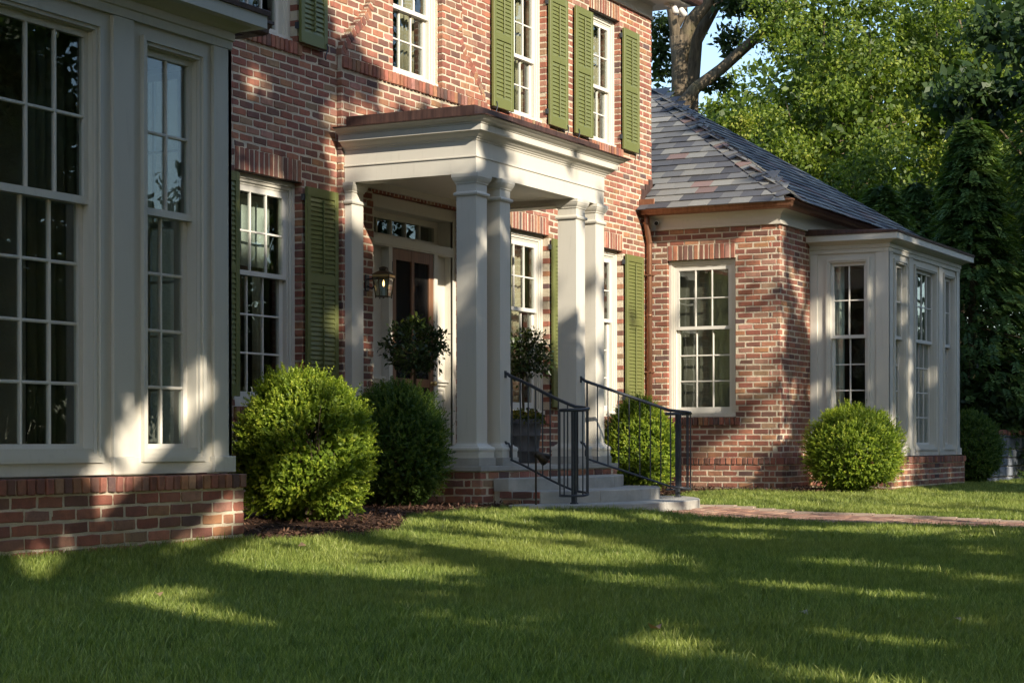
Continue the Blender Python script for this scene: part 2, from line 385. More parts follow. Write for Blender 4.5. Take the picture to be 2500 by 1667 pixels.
# ------------------------------------------------------------------ brickwork
C_H, B_L, JNT = 0.0762, 0.2159, 0.0160
Z_WT = 0.462                                   # top of the water table, z of a bed joint
PAL = [((0.33, 0.125, 0.082), 24), ((0.275, 0.10, 0.068), 18), ((0.365, 0.155, 0.092), 16), ((0.225, 0.095, 0.068), 14), ((0.37, 0.18, 0.095), 9),
       ((0.17, 0.085, 0.066), 8), ((0.29, 0.15, 0.10), 8), ((0.115, 0.07, 0.064), 3), ((0.32, 0.20, 0.12), 4), ((0.38, 0.19, 0.14), 7)]
_pc, _pw = [c for c, _ in PAL], [w_ for _, w_ in PAL]
def brick_tint():
    c = random.choices(_pc, _pw)[0]; k = random.uniform(0.92, 1.25)
    return tuple(min(1, x * k * random.uniform(0.95, 1.05)) for x in c)
BRICKS = []                                    # (wall key, centre, e1, e2, n, w, h, d)
def rect_sub(rects, o):
    out = []
    for a, b, c, d in rects:
        s0, s1, z0, z1 = o
        if s1 <= a or s0 >= b or z1 <= c or z0 >= d: out.append((a, b, c, d)); continue
        if a < s0: out.append((a, s0, c, d))
        if b > s1: out.append((s1, b, c, d))
        sa, sb = max(a, s0), min(b, s1)
        if c < z0: out.append((sa, sb, c, z0))
        if d > z1: out.append((sa, sb, z1, d))
    return out
def brick_face(key, L, s0, s1, z0, z1, opens=(), lim=None, phase=0.0, proud=0.0, depth=0.1, zref=Z_WT):
    """running bond over a wall face; L maps (s, out, z)"""
    o0 = L(0, 0, 0); e1 = (L(1, 0, 0) - o0); n = (L(0, 1, 0) - o0); e2 = Vector((0, 0, 1))
    k0 = math.floor((z0 - zref) / C_H + 1e-6); k1 = math.ceil((z1 - zref) / C_H - 1e-6)
    for k in range(k0, k1):
        za, zb = zref + k * C_H, zref + (k + 1) * C_H
        lo, hi = (s0, s1) if lim is None else lim((za + zb) / 2, k & 1)
        st = math.floor((lo - phase) / B_L) * B_L + phase + (0.5 * B_L if k & 1 else 0) - B_L
        while st < hi:
            a, b = max(st, lo), min(st + B_L, hi); st += B_L
            if b - a < 0.028: continue
            if 0 < hi - b < 0.028: b = hi
            if 0 < a - lo < 0.028: a = lo
            r = [(a + (JNT / 2 if a > lo + 1e-4 else 0), b - (JNT / 2 if b < hi - 1e-4 else 0), max(za + JNT / 2, z0), min(zb - JNT / 2, z1))]
            for o in opens: r = rect_sub(r, o)
            for (p, q, c, d) in r:
                if q - p < 0.03 or d - c < 0.02: continue
                BRICKS.append((key, o0 + e1 * ((p + q) / 2) + e2 * ((c + d) / 2) + n * proud, e1, e2, n, q - p, d - c, depth))
def brick_row(key, L, s0, s1, z0, z1, proud=0.0, depth=0.1, module=C_H):
    """soldiers or rowlocks: a row of bricks on end"""
    o0 = L(0, 0, 0); e1 = (L(1, 0, 0) - o0); n = (L(0, 1, 0) - o0); e2 = Vector((0, 0, 1))
    cnt = max(1, round((s1 - s0) / module)); st = (s1 - s0) / cnt
    for i in range(cnt):
        c = s0 + (i + 0.5) * st
        BRICKS.append((key, o0 + e1 * c + e2 * ((z0 + z1) / 2) + n * proud, e1, e2, n, st - JNT, z1 - z0 - 0.004, depth))
def brick_geo(c, e1, e2, n, w, h, d, fine):
    ju = 0.0032
    if fine:
        us = [-0.5, -0.17, 0.17, 0.5]; pts = [(u, -0.5) for u in us] + [(0.5, 0)] + [(u, 0.5) for u in reversed(us)] + [(-0.5, 0)]
    else: pts = [(-0.5, -0.5), (0.5, -0.5), (0.5, 0.5), (-0.5, 0.5)]
    k = len(pts); tilt = random.uniform(-0.006, 0.006); push = random.uniform(-0.003, 0.003); rot = random.uniform(-0.006, 0.006)
    A, B, D_ = [], [], []
    for u, v in pts:
        x, y = u * w + random.uniform(-ju, ju), v * h + random.uniform(-ju, ju)
        cr = 0.0010 if fine else 0.0010                                   # knock the corners off a little
        if abs(u) == 0.5 and abs(v) == 0.5: x -= math.copysign(cr, u); y -= math.copysign(cr, v)
        x, y = x - y * rot, y + x * rot
        out = push + tilt * u
        A.append(c + e1 * x + e2 * y - n * d); B.append(c + e1 * x + e2 * y + n * (out - 0.004))
        ins = 0.0042
        D_.append(c + e1 * (x - math.copysign(min(ins, abs(x)), x)) + e2 * (y - math.copysign(min(ins, abs(y)), y)) + n * (out + random.uniform(-0.0008, 0.0008)))
    fs = []
    for i in range(k):
        j = (i + 1) % k
        fs += [(i, j, k + j, k + i), (k + i, k + j, 2 * k + j, 2 * k + i)]
    fs.append(tuple(range(2 * k, 3 * k)))
    return A + B + D_, fs
def slab(mb, L, s0, s1, z0, z1, df, db, opens=()):
    ss = sorted({s0, s1, *[min(max(v, s0), s1) for o in opens for v in o[:2]]}); zs = sorted({z0, z1, *[min(max(v, z0), z1) for o in opens for v in o[2:]]})
    for i in range(len(ss) - 1):
        run = None
        for j in range(len(zs) - 1):
            ms, mz = (ss[i] + ss[i + 1]) / 2, (zs[j] + zs[j + 1]) / 2
            solid = not any(o[0] < ms < o[1] and o[2] < mz < o[3] for o in opens)
            if solid: run = (run[0], zs[j + 1]) if run else (zs[j], zs[j + 1])
            if run and (not solid or j == len(zs) - 2):
                mb.box(ss[i], ss[i + 1], -db, df, run[0], run[1], L); run = None
def grow(o, g=0.006): return (o[0] - g, o[1] + g, o[2] - g, o[3] + g)
def Lf(x0, y0): return lambda s, d, z: Vector((x0 + s, y0 - d, z))       # faces the street (-y)
def Lw(x0, y0): return lambda s, d, z: Vector((x0 - d, y0 - s, z))       # faces -x
def Le(x0, y0): return lambda s, d, z: Vector((x0 + d, y0 + s, z))       # faces +x

HOUSE = empty('brick_house', (0, 0, 0), 'red brick house with cream trim, green shutters, columned porch and slate-roofed wing', 'house')

# ------------------------------------------------------------------ windows
def ring(mb, L, h0, h1, z0, z1, w_, df, db, wb=None):
    """picture-frame: half-widths inside outer edges h0..h1 (s range), width w_"""
    wb = w_ if wb is None else wb
    mb.box(h0, h0 + w_, db, df, z0, z1, L); mb.box(h1 - w_, h1, db, df, z0, z1, L)
    mb.box(h0 + w_, h1 - w_, db, df, z1 - w_, z1, L); mb.box(h0 + w_, h1 - w_, db, df, z0, z0 + wb, L)
def window(L, sc_, half, z0, z1, cols, ru, rl, zm, casing=0.09, stile=0.052, dep=0.075, label=None, bottom=0.085, proud_casing=False, sill=True):
    """double-hung window; sc_ = centre along s; zm = centre of the meeting rails"""
    M = lambda s, d, z: L(sc_ + s, d, z)
    f = MB(); a, b = -half, half
    if proud_casing:                            # flat casing with stepped mouldings, as on the bays
        ring(f, M, a, b, z0, z1, 0.030, dep_o(dep, 0.022), dep_o(dep, -0.05)); ring(f, M, a + 0.030, b - 0.030, z0 + 0.03, z1 - 0.030, 0.022, dep_o(dep, 0.008), dep_o(dep, -0.06))
        ring(f, M, a + 0.052, b - 0.052, z0 + 0.052, z1 - 0.052, casing - 0.052, dep_o(dep, -0.014), dep_o(dep, -0.11), 0.03)
    else:
        ring(f, M, a, b, z0, z1, casing * 0.45, -dep, -dep - 0.11); ring(f, M, a + casing * 0.45, b - casing * 0.45, z0 + casing * 0.45, z1 - casing * 0.45, casing * 0.3, -dep - 0.014, -dep - 0.115)
        ring(f, M, a + casing * 0.75, b - casing * 0.75, z0 + casing * 0.5, z1 - casing * 0.75, casing * 0.25, -dep - 0.028, -dep - 0.125)
    if sill: f.box(a + 0.002, b - 0.002, -dep - 0.10, -dep + 0.03, z0 + 0.002, z0 + 0.05, M)
    w = f.build('window', 'trim_paint', HOUSE)
    if label: w['label'] = label
    ia, ib, zt, zb = a + casing, b - casing, z1 - casing, z0 + casing * 0.6
    d1, d2 = -dep - 0.034, -dep - 0.074
    if proud_casing: d1, d2 = dep_o(dep, -0.045), dep_o(dep, -0.088)
    for up in (1, 0):
        y = d1 if up else d2; th = 0.036; lo, hi = (zm - 0.022, zt) if up else (zb, zm + 0.022); R = ru if up else rl
        m_ = MB(); bw = 0.044 if up else bottom; tw = stile if up else 0.044
        m_.box(ia, ia + stile, y - th, y, lo, hi, M); m_.box(ib - stile, ib, y - th, y, lo, hi, M)
        m_.box(ia + stile, ib - stile, y - th, y, hi - tw, hi, M); m_.box(ia + stile, ib - stile, y - th, y, lo, lo + bw, M)
        m_.build('sash', 'sash_paint', w)
        ga, gb, gz0, gz1 = ia + stile, ib - stile, lo + bw, hi - tw; pw, ph = (gb - ga) / cols, (gz1 - gz0) / R; mw = 0.0095
        for c in range(1, cols):
            q = MB(); q.bev(ga + pw * c - mw, ga + pw * c + mw, y - th * 0.85, y - 0.003, gz0 - 0.002, gz1 + 0.002, 0.004, M); q.build('muntin', 'sash_paint', w)
        for r in range(1, R):
            q = MB(); q.bev(ga - 0.002, gb + 0.002, y - th * 0.80, y - 0.005, gz0 + ph * r - mw, gz0 + ph * r + mw, 0.004, M); q.build('muntin', 'sash_paint', w)
        for c in range(cols):
            for r in range(R):
                q = MB(); t = random.uniform(-0.0012, 0.0012); e = 0.001
                q.box(ga + pw * c - e, ga + pw * (c + 1) + e, y - 0.022 + t, y - 0.018 + t, gz0 + ph * r - e, gz0 + ph * (r + 1) + e, M)
                q.build('pane', 'window_glass', w)
    return w
def dep_o(dep, o): return -dep + o

# ------------------------------------------------------------------ shutters
SLATS = []
def shutter(xc, yb, z0, z1, wd, zmid, ang=0.0, label=None, hinge=-1):
    """louvred shutter whose back stands at yb; ang swings it off the wall about its hinge edge"""
    hx = xc + hinge * wd / 2
    def L(s, d, z):
        ox = s - hinge * wd / 2
        return Vector((hx + ox * math.cos(ang) , yb - d - abs(ox) * math.sin(abs(ang)), z))
    f = MB(); st, th = 0.062, 0.034; a, b = -wd / 2, wd / 2; mr = 0.075
    f.bev(a, a + st, 0, th, z0, z1, 0.003, L); f.bev(b - st, b, 0, th, z0, z1, 0.003, L)
    for lo, hi in ((z0, z0 + 0.11), (zmid - mr / 2, zmid + mr / 2), (z1 - 0.085, z1)): f.box(a + st - 0.001, b - st + 0.001, 0.002, th - 0.002, lo, hi, L)
    o = f.build('shutter', 'shutter_paint', HOUSE)
    if label: o['label'] = label
    for lo, hi in ((z0 + 0.11, zmid - mr / 2), (zmid + mr / 2, z1 - 0.085)):
        n = max(3, round((hi - lo) / 0.046)); p = (hi - lo) / n
        for i in range(n):
            SLATS.append((o, L, a + st, b - st, lo + (i + 0.5) * p, p))
        r = MB(); r.bev(-0.008, 0.008, th - 0.004, th + 0.012, lo + 0.02, hi - 0.02, 0.003, L); r.build('tilt_rod', 'shutter_paint', o)
    q = MB()
    for zz in (z0 + 0.16, z1 - 0.10):
        q.box(hinge * wd / 2 - 0.02, hinge * wd / 2 + 0.02, -0.03, 0.006, zz - 0.03, zz + 0.03, L)
    q.build('hinge', 'iron', o)
    sx = -hinge * (wd / 2 - 0.04); q = MB()                               # scrolled holdback below the free edge
    pts = [L(sx, 0.03 + 0.012, z0 + 0.03 - 0.005 * 0)]
    pts = [L(sx + 0.02 * math.sin(t * 5.5), 0.045, z0 + 0.055 - t * 0.16) for t in np.linspace(0, 1, 12)]
    q.tube(pts, 0.0065, 6); q.tube([L(sx, -0.05, z0 - 0.012), L(sx, 0.05, z0 - 0.012)], 0.006, 6); q.build('shutter_dog', 'iron', o)
    return o
# ------------------------------------------------------------------ the walls of the house
XG, HWG, XG2 = 2.662, 0.546, 4.827            # ground-floor windows
ZG0, ZG1 = 1.00, 3.165
HU, ZU0, ZU1 = 0.472, 4.497, 6.16             # upper windows
XE = 6.326; XW, YW = 6.166, -1.882; XB, YB, BWID = 7.359, -2.979, 3.704
XWL = -6.166                                    # east side of the west wing
PY = -0.060                                    # face of the central projection
def pav(z):                                    # half width of the projection: ogee shoulders above the porch
    if z < 4.585: return 1.500
    if z > 5.17: return 0.955
    t = (z - 4.585) / (5.17 - 4.585); return 1.5 - 0.545 * (t * t * (3 - 2 * t) * 0.75 + 0.25 * math.sqrt(t))
F0 = Lf(0, 0); FP = Lf(0, PY)
op_g = [(s * x - HWG, s * x + HWG, ZG0, ZG1) for s in (-1, 1) for x in (XG, XG2)]
op_u = [(s * x - HU, s * x + HU, ZU0, ZU1) for s in (-1, 1) for x in (XG, XG2)]
lint = [(a, b, d, d + 0.213) for a, b, c, d in op_g] + [(a, b, d, d + 0.196) for a, b, c, d in op_u]
sill_g = [(a - 0.03, b + 0.03, c - 0.115, c) for a, b, c, d in op_g]; sill_u = [(a - 0.05, b + 0.05, c - 0.122, c) for a, b, c, d in op_u]
pz = [(-pav(z) + 0.02, pav(z) - 0.02, z, z + 0.04) for z in np.arange(0, 6.4, 0.04)]
brick_face('main', F0, -6.166, XE, 0.0, 6.39, op_g + op_u + lint + sill_g + sill_u + pz)
for o in lint: brick_row('main', F0, o[0], o[1], o[2], o[3], 0.0)
for o in sill_g + sill_u: brick_row('main', F0, o[0], o[1], o[2], o[3], 0.028, 0.12)
wm = MB(); slab(wm, F0, -6.166, XE - 0.006, 0.0, 6.39, -0.0045, 0.30, [grow(o) for o in op_g + op_u] + [(-0.92, 0.92, 0.40, 3.25), (-0.50, 0.50, ZU0 - 0.01, ZU1 + 0.01)])
# central projection
dop = (-0.91, 0.91, 0.44, 3.215); dlint = (-0.95, 0.95, 3.215, 3.43); cwin = (-0.515, 0.515, ZU0, ZU1); clint = (-0.515, 0.515, ZU1, ZU1 + 0.196); belt = (-1.6, 1.6, ZU0 - 0.122, ZU0)
brick_face('main', FP, -1.5, 1.5, 0.0, 6.39, [dop, dlint, cwin, clint, belt], lambda z, p: (-pav(z), pav(z)), 0.05, depth=0.07)
brick_row('main', FP, dlint[0], dlint[1], dlint[2], dlint[3], 0.0, 0.07); brick_row('main', FP, clint[0], clint[1], clint[2], clint[3], 0, 0.07)
brick_row('main', FP, -1.5, 1.5, belt[2], belt[3], 0.028, 0.10)
for i in range(int(6.39 / 0.04)):
    z = i * 0.04; h = pav(z + 0.02) - 0.005
    slab(wm, FP, -h, h, z, z + 0.04, -0.0045, 0.0515, [grow(dop), grow(cwin)])
# bricks turned along the two shoulders of the projection
for sgn in (-1, 1):
    zs = np.arange(4.56, 5.24, 0.052)
    for i in range(len(zs) - 1):
        p0, p1 = Vector((sgn * pav(zs[i]), 0, zs[i])), Vector((sgn * pav(zs[i + 1]), 0, zs[i + 1])); t = (p1 - p0).normalized(); nn = Vector((-t.z * sgn * -1, 0, t.x * sgn * -1)); 
        inward = Vector((-sgn, 0, 0)); e1 = (inward - t * inward.dot(t)).normalized()
        BRICKS.append(('main', (p0 + p1) / 2 + e1 * 0.045 + Vector((0, PY - 0.004, 0)), e1, t, Vector((0, -1, 0)), 0.085, (p1 - p0).length - 0.012, 0.07))
# wing: side wall facing the porch, front wall, and the low plinths of wing, bays and porch
FWS, FWF = Lw(XW, 0), Lf(0, YW)
wop = (0.297, 1.263, 1.0, 3.09); wl = (0.297, 1.263, 3.09, 3.293); ws_ = (0.225, 1.335, 0.893, 0.998)
brick_face('wing', FWS, 0.0, 1.882, Z_WT, 3.52, [wop, wl, ws_], lambda z, p: (0.0, 1.882 if p else 1.882 - 0.1 - JNT), 0.0)
brick_row('wing', FWS, *wl[:2], wl[2], wl[3]); brick_row('wing', FWS, *ws_[:2], ws_[2], ws_[3], 0.028, 0.12)
brick_face('wing', FWF, XW, XB, Z_WT, 3.52, [], lambda z, p: (XW + (0.1 + JNT if p else 0), XB), XW - 6.0, depth=0.1)
brick_face('wing', FWF, XB + BWID, 12.25, Z_WT, 3.52, [], None, 0.07)
slab(wm, FWS, 0.0, 1.876, 0.0, 3.52, -0.0045, 0.26, [grow(wop)]); slab(wm, FWF, XW + 0.006, 12.25, 0.0, 3.52, -0.0045, 0.25, [(XB + 0.1, XB + BWID - 0.1, 0.4, 3.3)])
wm.box(12.0, 12.245, YW + 0.02, 5.0, 0, 3.52); wm.box(-12.25, -6.0, YW + 0.01, YW + 0.25, 0, 3.52); wm.box(-6.2, XWL, YW + 0.02, -0.01, 0, 3.52); wm.box(-12.25, -12.0, YW + 0.26, 5.0, 0, 3.52)
brick_face('wing', Le(XWL + 0.009, 0), YW, 0.0, 0.0, 3.52, [])
# side walls of the main block above the wings
brick_face('main', Lw(-XE, 0), -8.0, 0.0, 3.5, 6.39, []); brick_face('main', Le(XE, 0), 0.1125, 1.6, 5.2, 6.39, [])
wm.box(XE - 0.25, XE - 0.005, 0.301, 8.0, 0, 6.39); wm.box(-XE + 0.009, -XE + 0.25, 0.301, 8.0, 3.4, 6.39); wm.box(-XE + 0.25, XE - 0.25, 7.8, 8.0, 0, 6.39)
wm.box(-XE + 0.009, -6.1661, 0.005, 0.30, 3.4, 6.39)
# plinth brickwork, set forward, under a row of rowlocks
BD = 0.055
def plinth(key, xl, xr, yf, yback, west=True, east=True, zt=0.37, row=True, phase=0.0):
    brick_face(key, Lf(0, yf), xl, xr, -0.10, zt, [], lambda z, p: (xl + (0.1 + JNT if (p and west) else 0), xr - (0.1 + JNT if (p and east) else 0)), phase, zref=zt)
    mb.box(xl + 0.0055, xr - 0.0055, yf + 0.0055, yback, -0.12, zt)
    if west: brick_face(key, Lw(xl, yf), -(yback - yf), 0.0, -0.10, zt, [], lambda z, p: (-(yback - yf), 0 if p else -0.1 - JNT), 0.03, zref=zt)
    if east: brick_face(key, Le(xr, yf), 0.0, yback - yf, -0.10, zt, [], lambda z, p: (0 if p else 0.1 + JNT, yback - yf), 0.03, zref=zt)
    if row:
        brick_row(key, Lf(0, yf), xl - 0.015, xr + 0.015, zt + 0.004, zt + 0.096, 0.015, 0.105)
        if west: brick_row(key, Lw(xl, yf), -(yback - yf), -0.095, zt + 0.004, zt + 0.096, 0.015, 0.10)
        if east: brick_row(key, Le(xr, yf), 0.095, yback - yf, zt + 0.004, zt + 0.096, 0.015, 0.10)
        mb.box(xl + 0.004, xr - 0.004, yf + 0.004, yback, zt, zt + 0.088)
mb = wm
plinth('bay', -XB - BWID - BD, -XB + BD, YB - BD, YW + 0.02, phase=0.13)
plinth('bay', XB - BD, XB + BWID + BD, YB - BD, YW + 0.02, phase=0.05)
plinth('wing', XW - BD, XB - BD - 0.002, YW - BD, YW + 0.2, True, False)
plinth('wing', XB + BWID + BD + 0.002, 12.25 + BD, YW - BD, YW + 0.2, False, True)
brick_face('wing', Lw(XW - BD, 0), 0.0, 1.68, -0.10, 0.37, [], None, 0.02, zref=0.37); brick_row('wing', Lw(XW - BD, 0), 0, 1.68, 0.374, 0.466, 0.015, 0.1); wm.box(XW - BD + 0.0055, XW + 0.1, YW + 0.2, 0.0, -0.12, 0.455)
plinth('porch', -1.556, 1.556, -1.652, -0.02, True, True, 0.389, False)
wall = wm.build('wall', 'mortar', HOUSE)

# ------------------------------------------------------------------ build the bricks: the ones that show largest are objects, the rest one mass
def brick_visible(b):
    k, c = b[0], b[1]; u, v, z = pix(c)
    if not (-30 < u < 2530 and -30 < v < 1667): return False
    n = b[4]
    if (CAM - c).dot(n) <= 0: return False
    if k in ('main',) and c.x < -3.25: return False
    if k == 'main' and c.z < 3.7 and c.x > -1.6: return False
    if k == 'bay' and c.x < -12: return False
    if k == 'main' and 720 < u < 780 and v > 950: return False
    return True
def show(b):
    u, v, z = pix(b[1]); n = b[4]; vd = (b[1] - CAM).normalized()
    return b[5] * b[6] * abs(vd.dot(n)) / (z * z)
idx = sorted([i for i, b in enumerate(BRICKS) if brick_visible(b)], key=lambda i: -show(BRICKS[i]))[:300]
big = set(idx); rest = MB()
for i, b in enumerate(BRICKS):
    _, c, e1, e2, n, w_, h_, d_ = b; tn = brick_tint(); near = depth_of(c) < 22
    if i in big:
        q = MB(); vs, fs = brick_geo(c, e1, e2, n, w_, h_, d_, True); q.add(vs, fs, tn); q.build('brick', 'brick', wall)
    else:
        vs, fs = brick_geo(c, e1, e2, n, w_, h_, d_, near); rest.add(vs, fs, tn)
me = bpy.data.meshes.new('bricks_beyond'); 
rest.build('brick_courses', 'brick', wall, 'stuff')
# ------------------------------------------------------------------ windows of the main block
for x, lab in ((-XG, 'ground-floor window between green shutters beside the porch, half behind the bay'), (XG, 'ground-floor window just beyond the porch columns'), (XG2, 'ground-floor window nearest the copper downspout')):
    window(F0, x, HWG, ZG0, ZG1, 3, 2, 3, 2.25, 0.100, 0.058, 0.085, lab)
    q = MB(); q.box(x - HWG - 0.004, x + HWG + 0.004, 0.01, 0.12, ZG1 + 0.001, ZG1 + 0.011); q.build('steel_lintel', 'steel_angle', HOUSE)
for x, lab in ((-XG, 'upper window above the bay roof'), (XG, 'upper window above the porch roof'), (XG2, 'upper window at the corner of the house')):
    window(F0, x, HU, ZU0, ZU1, 3, 2, 2, 5.245, 0.090, 0.045, 0.085, lab, 0.06)
    q = MB(); q.box(x - HU - 0.004, x + HU + 0.004, 0.01, 0.12, ZU1 + 0.001, ZU1 + 0.011); q.build('steel_lintel', 'steel_angle', HOUSE)
window(FP, 0, 0.515, ZU0, ZU1, 3, 2, 2, 5.245, 0.105, 0.048, 0.085, 'upper window centred over the porch', 0.06)
window(FWS, 0.78, 0.483, 1.0, 3.09, 3, 2, 3, 2.19, 0.085, 0.045, 0.055, 'window in the side wall of the wing')
q = MB(); q.box(0.29, 1.27, -0.12, -0.01, 3.091, 3.101, FWS); q.build('steel_lintel', 'steel_angle', HOUSE)
SB = -0.028
shutter(-XG - HWG - 0.005 - 0.275, SB, 1.09, 3.13, 0.55, 2.247, 0, 'shutter half hidden by the bay', 1)
shutter(-XG + HWG + 0.005 + 0.275, SB, 1.09, 3.13, 0.55, 2.247, 0, 'dappled shutter beside the porch pilaster', -1)
shutter(XG - HWG - 0.28, SB, 1.09, 3.13, 0.55, 2.247, 0, None, 1); shutter(XG + HWG + 0.28, SB, 1.09, 3.13, 0.55, 2.247, 0, None, -1)
shutter(XG2 + HWG + 0.28, SB, 1.09, 3.13, 0.55, 2.247, 0, 'shutter beside the copper downspout', -1); shutter(XG2 - HWG - 0.28, SB, 1.09, 3.13, 0.55, 2.247, 0, None, 1)
shutter(-XG + HU + 0.25 - 0.055, SB - 0.01, 4.498, 6.08, 0.46, 5.31, 0, 'upper shutter above the bay roof', -1)
shutter(XG - HU - 0.25, SB, 4.498, 6.08, 0.49, 5.31, 0, None, 1); shutter(XG + HU + 0.25, SB, 4.498, 6.08, 0.49, 5.31, 0, None, -1)
shutter(XG2 - HU - 0.25, SB, 4.498, 6.08, 0.49, 5.31, 0, None, 1); shutter(XG2 + HU + 0.25, SB, 4.498, 6.08, 0.49, 5.31, 0, None, -1)
def slat_geo(L, a, b, z, p):
    h = p * 0.56; y0, y1, t = 0.013, 0.029, 0.006
    c = [(a, y0, z + h - t / 2), (a, y1, z - h - t / 2), (a, y1 + 0.001, z - h + t / 2), (a, y0 + 0.001, z + h + t / 2)]
    vs = [L(*q_) for q_ in c] + [L(b, q_[1], q_[2]) for q_ in c]
    return vs, [(0, 1, 2, 3), (4, 7, 6, 5), (0, 4, 5, 1), (1, 5, 6, 2), (2, 6, 7, 3), (3, 7, 4, 0)]
cand = sorted(range(len(SLATS)), key=lambda i: pix(SLATS[i][1](SLATS[i][2], 0, SLATS[i][4]))[2] + (100 if SLATS[i][0].name in ('shutter.002', 'shutter.005') else 0))
keep = set(cand[:300]); mass = {}
for i, (o, L, a, b, z, p) in enumerate(SLATS):
    vs, fs = slat_geo(L, a, b, z, p)
    if i in keep: q = MB(); q.add(vs, fs); q.build('slat', 'shutter_paint', o)
    else: mass.setdefault(o.name, (o, MB()))[1].add(vs, fs)
for o, q in mass.values(): q.build('slats', 'shutter_paint', o, 'stuff')

# ------------------------------------------------------------------ the two bays
PIL = [(0.0, 0.19), (0.985, 1.178)]
def bay(xl, xr, sides):
    L = Lf(0, YB); tm = MB(); wd = xr - xl
    wins = [(xl + 0.588, 0.312, 2), ((xl + xr) / 2, 0.580, 4), (xr - 0.588, 0.312, 2)]
    slab(tm, L, xl + 0.004, xr - 0.004, 0.474, 3.30, -0.024, 0.13, [(c - h + 0.02, c + h - 0.02, 0.565, 3.12) for c, h, n in wins])
    for a, b in PIL:
        for s0, s1 in ((xl + a, xl + b), (xr - b, xr - a)):
            tm.bev(s0, s1, -0.04, 0.0, 0.579, 3.203, 0.003, L); tm.bev(s0 - 0.018, s1 + 0.018, -0.04, 0.018, 0.4765, 0.579, 0.003, L)
    tm.box(xl + 0.01, xr - 0.01, -0.03, -0.010, 0.477, 0.546, L)
    yb_ = YW + 0.02
    for sgn, xs in ((-1, xl), (1, xr)):
        Ls = Lw(xs, 0) if sgn < 0 else (lambda s, d, z, xs=xs: Vector((xs + d, -s, z)))
        ops = [(2.412 - 0.285, 2.412 + 0.285, 0.565, 3.12)] if sgn in sides else []
        slab(tm, Ls, -yb_ + 0.002, -YB - 0.006, 0.4745, 3.299, -0.025, 0.12, ops)
        tm.bev(1.885, 1.985, -0.04, 0.0, 0.5791, 3.2029, 0.003, Ls); tm.bev(2.80, 2.979, -0.04, -0.0006, 0.5792, 3.2028, 0.003, Ls)
        tm.bev(1.884, 2.0, -0.04, 0.018, 0.4764, 0.579, 0.003, Ls); tm.bev(2.785, 2.979 + 0.0175, -0.04, 0.0176, 0.4763, 0.5788, 0.003, Ls); tm.box(1.9, 2.97, -0.03, -0.011, 0.477, 0.545, Ls)
        if sgn in sides: window(Ls, 2.412, 0.305, 0.549, 3.135, 2, 2, 4, 2.085, 0.058, 0.040, 0.018, 'narrow window on the side of the bay, above the round boxwood', 0.075, True, False)
    path = [(xl, yb_), (xl, YB), (xr, YB), (xr, yb_)]
    tm.molding([(-0.13, 3.205), (0.003, 3.205), (0.003, 3.256), (0.016, 3.262), (0.016, 3.312), (0.03, 3.318), (0.048, 3.332), (0.08, 3.347), (0.095, 3.356), (0.165, 3.356), (0.165, 3.437), (-0.13, 3.437)], path)
    t = tm.build('bay_trim', 'trim_paint', HOUSE)
    for (c, h, n), lab in zip(wins, ('narrow bay window', 'wide bay window', 'narrow bay window')):
        window(L, c, h, 0.549, 3.135, n, 2, 4, 2.085, 0.058, 0.040, 0.018, None, 0.075, True, False)
    r = MB(); r.molding([(-0.12, 3.4375), (0.178, 3.4375), (0.182, 3.468), (0.176, 3.472), (-0.12, 3.52)], path)
    r.add([(xl - 0.17, YB - 0.17, 3.471), (xr + 0.17, YB - 0.17, 3.471), (xr + 0.17, yb_, 3.53), (xl - 0.17, yb_, 3.53), (xl - 0.17, YB - 0.17, 3.45), (xr + 0.17, YB - 0.17, 3.45), (xr + 0.17, yb_, 3.45), (xl - 0.17, yb_, 3.45)],
          [(0, 1, 2, 3), (4, 7, 6, 5), (0, 4, 5, 1), (1, 5, 6, 2), (2, 6, 7, 3), (3, 7, 4, 0)])
    r.build('bay_roof', 'dark_copper', HOUSE)
bay(-XB - BWID, -XB, (1,)); bay(XB, XB + BWID, (-1,))

# ------------------------------------------------------------------ wing eaves: frieze, copper gutter, downspout
FRZ = [(-0.05, 3.505), (0.034, 3.505), (0.034, 3.528), (0.014, 3.534), (0.014, 3.60), (0.022, 3.625), (0.045, 3.655), (0.085, 3.676), (0.125, 3.686), (0.125, 3.705), (-0.05, 3.705)]
GUT = [(0.10, 3.690), (0.195, 3.690), (0.222, 3.700), (0.232, 3.716), (0.234, 3.742), (0.250, 3.772), (0.262, 3.778), (0.262, 3.800), (0.246, 3.800), (0.240, 3.785), (0.205, 3.715), (0.10, 3.712)]
wp = [(XW, 0.0), (XW, YW), (12.25, YW), (12.25, 5.0)]
q = MB(); q.molding(FRZ, wp); q.build('eaves_trim', 'trim_paint', HOUSE)
gut = MB(); gut.molding(GUT, wp); gut = gut.build('gutter', 'copper', HOUSE)
q = MB(); q.bev(XW - 0.262, XW - 0.256, -0.22, 0.0, 3.80, 3.905, 0.002); q.bev(XW - 0.262, XW - 0.1, -0.006, 0.0, 3.70, 3.905, 0.002); q.build('splash_guard', 'copper', gut)
wl_ = [(-12.25, 5.0), (-12.25, YW), (XWL, YW), (XWL, 0.0)]
q = MB(); q.molding(FRZ, wl_); q.build('eaves_trim', 'trim_paint', HOUSE); q = MB(); q.molding(GUT, [(-12.25, 5.0), (-12.25, YW), (-5.93, YW), (-5.93, 0.0)]); q.build('gutter', 'dark_copper', HOUSE)
ds = MB(); dx, dy = XW - 0.065, -0.062
ds.tube([(XW - 0.19, -0.075, 3.72), (XW - 0.19, -0.075, 3.60), (XW - 0.185, -0.075, 3.57), (dx - 0.01, dy, 3.36), (dx, dy, 3.32), (dx, dy, 0.06)], 0.039, 14)
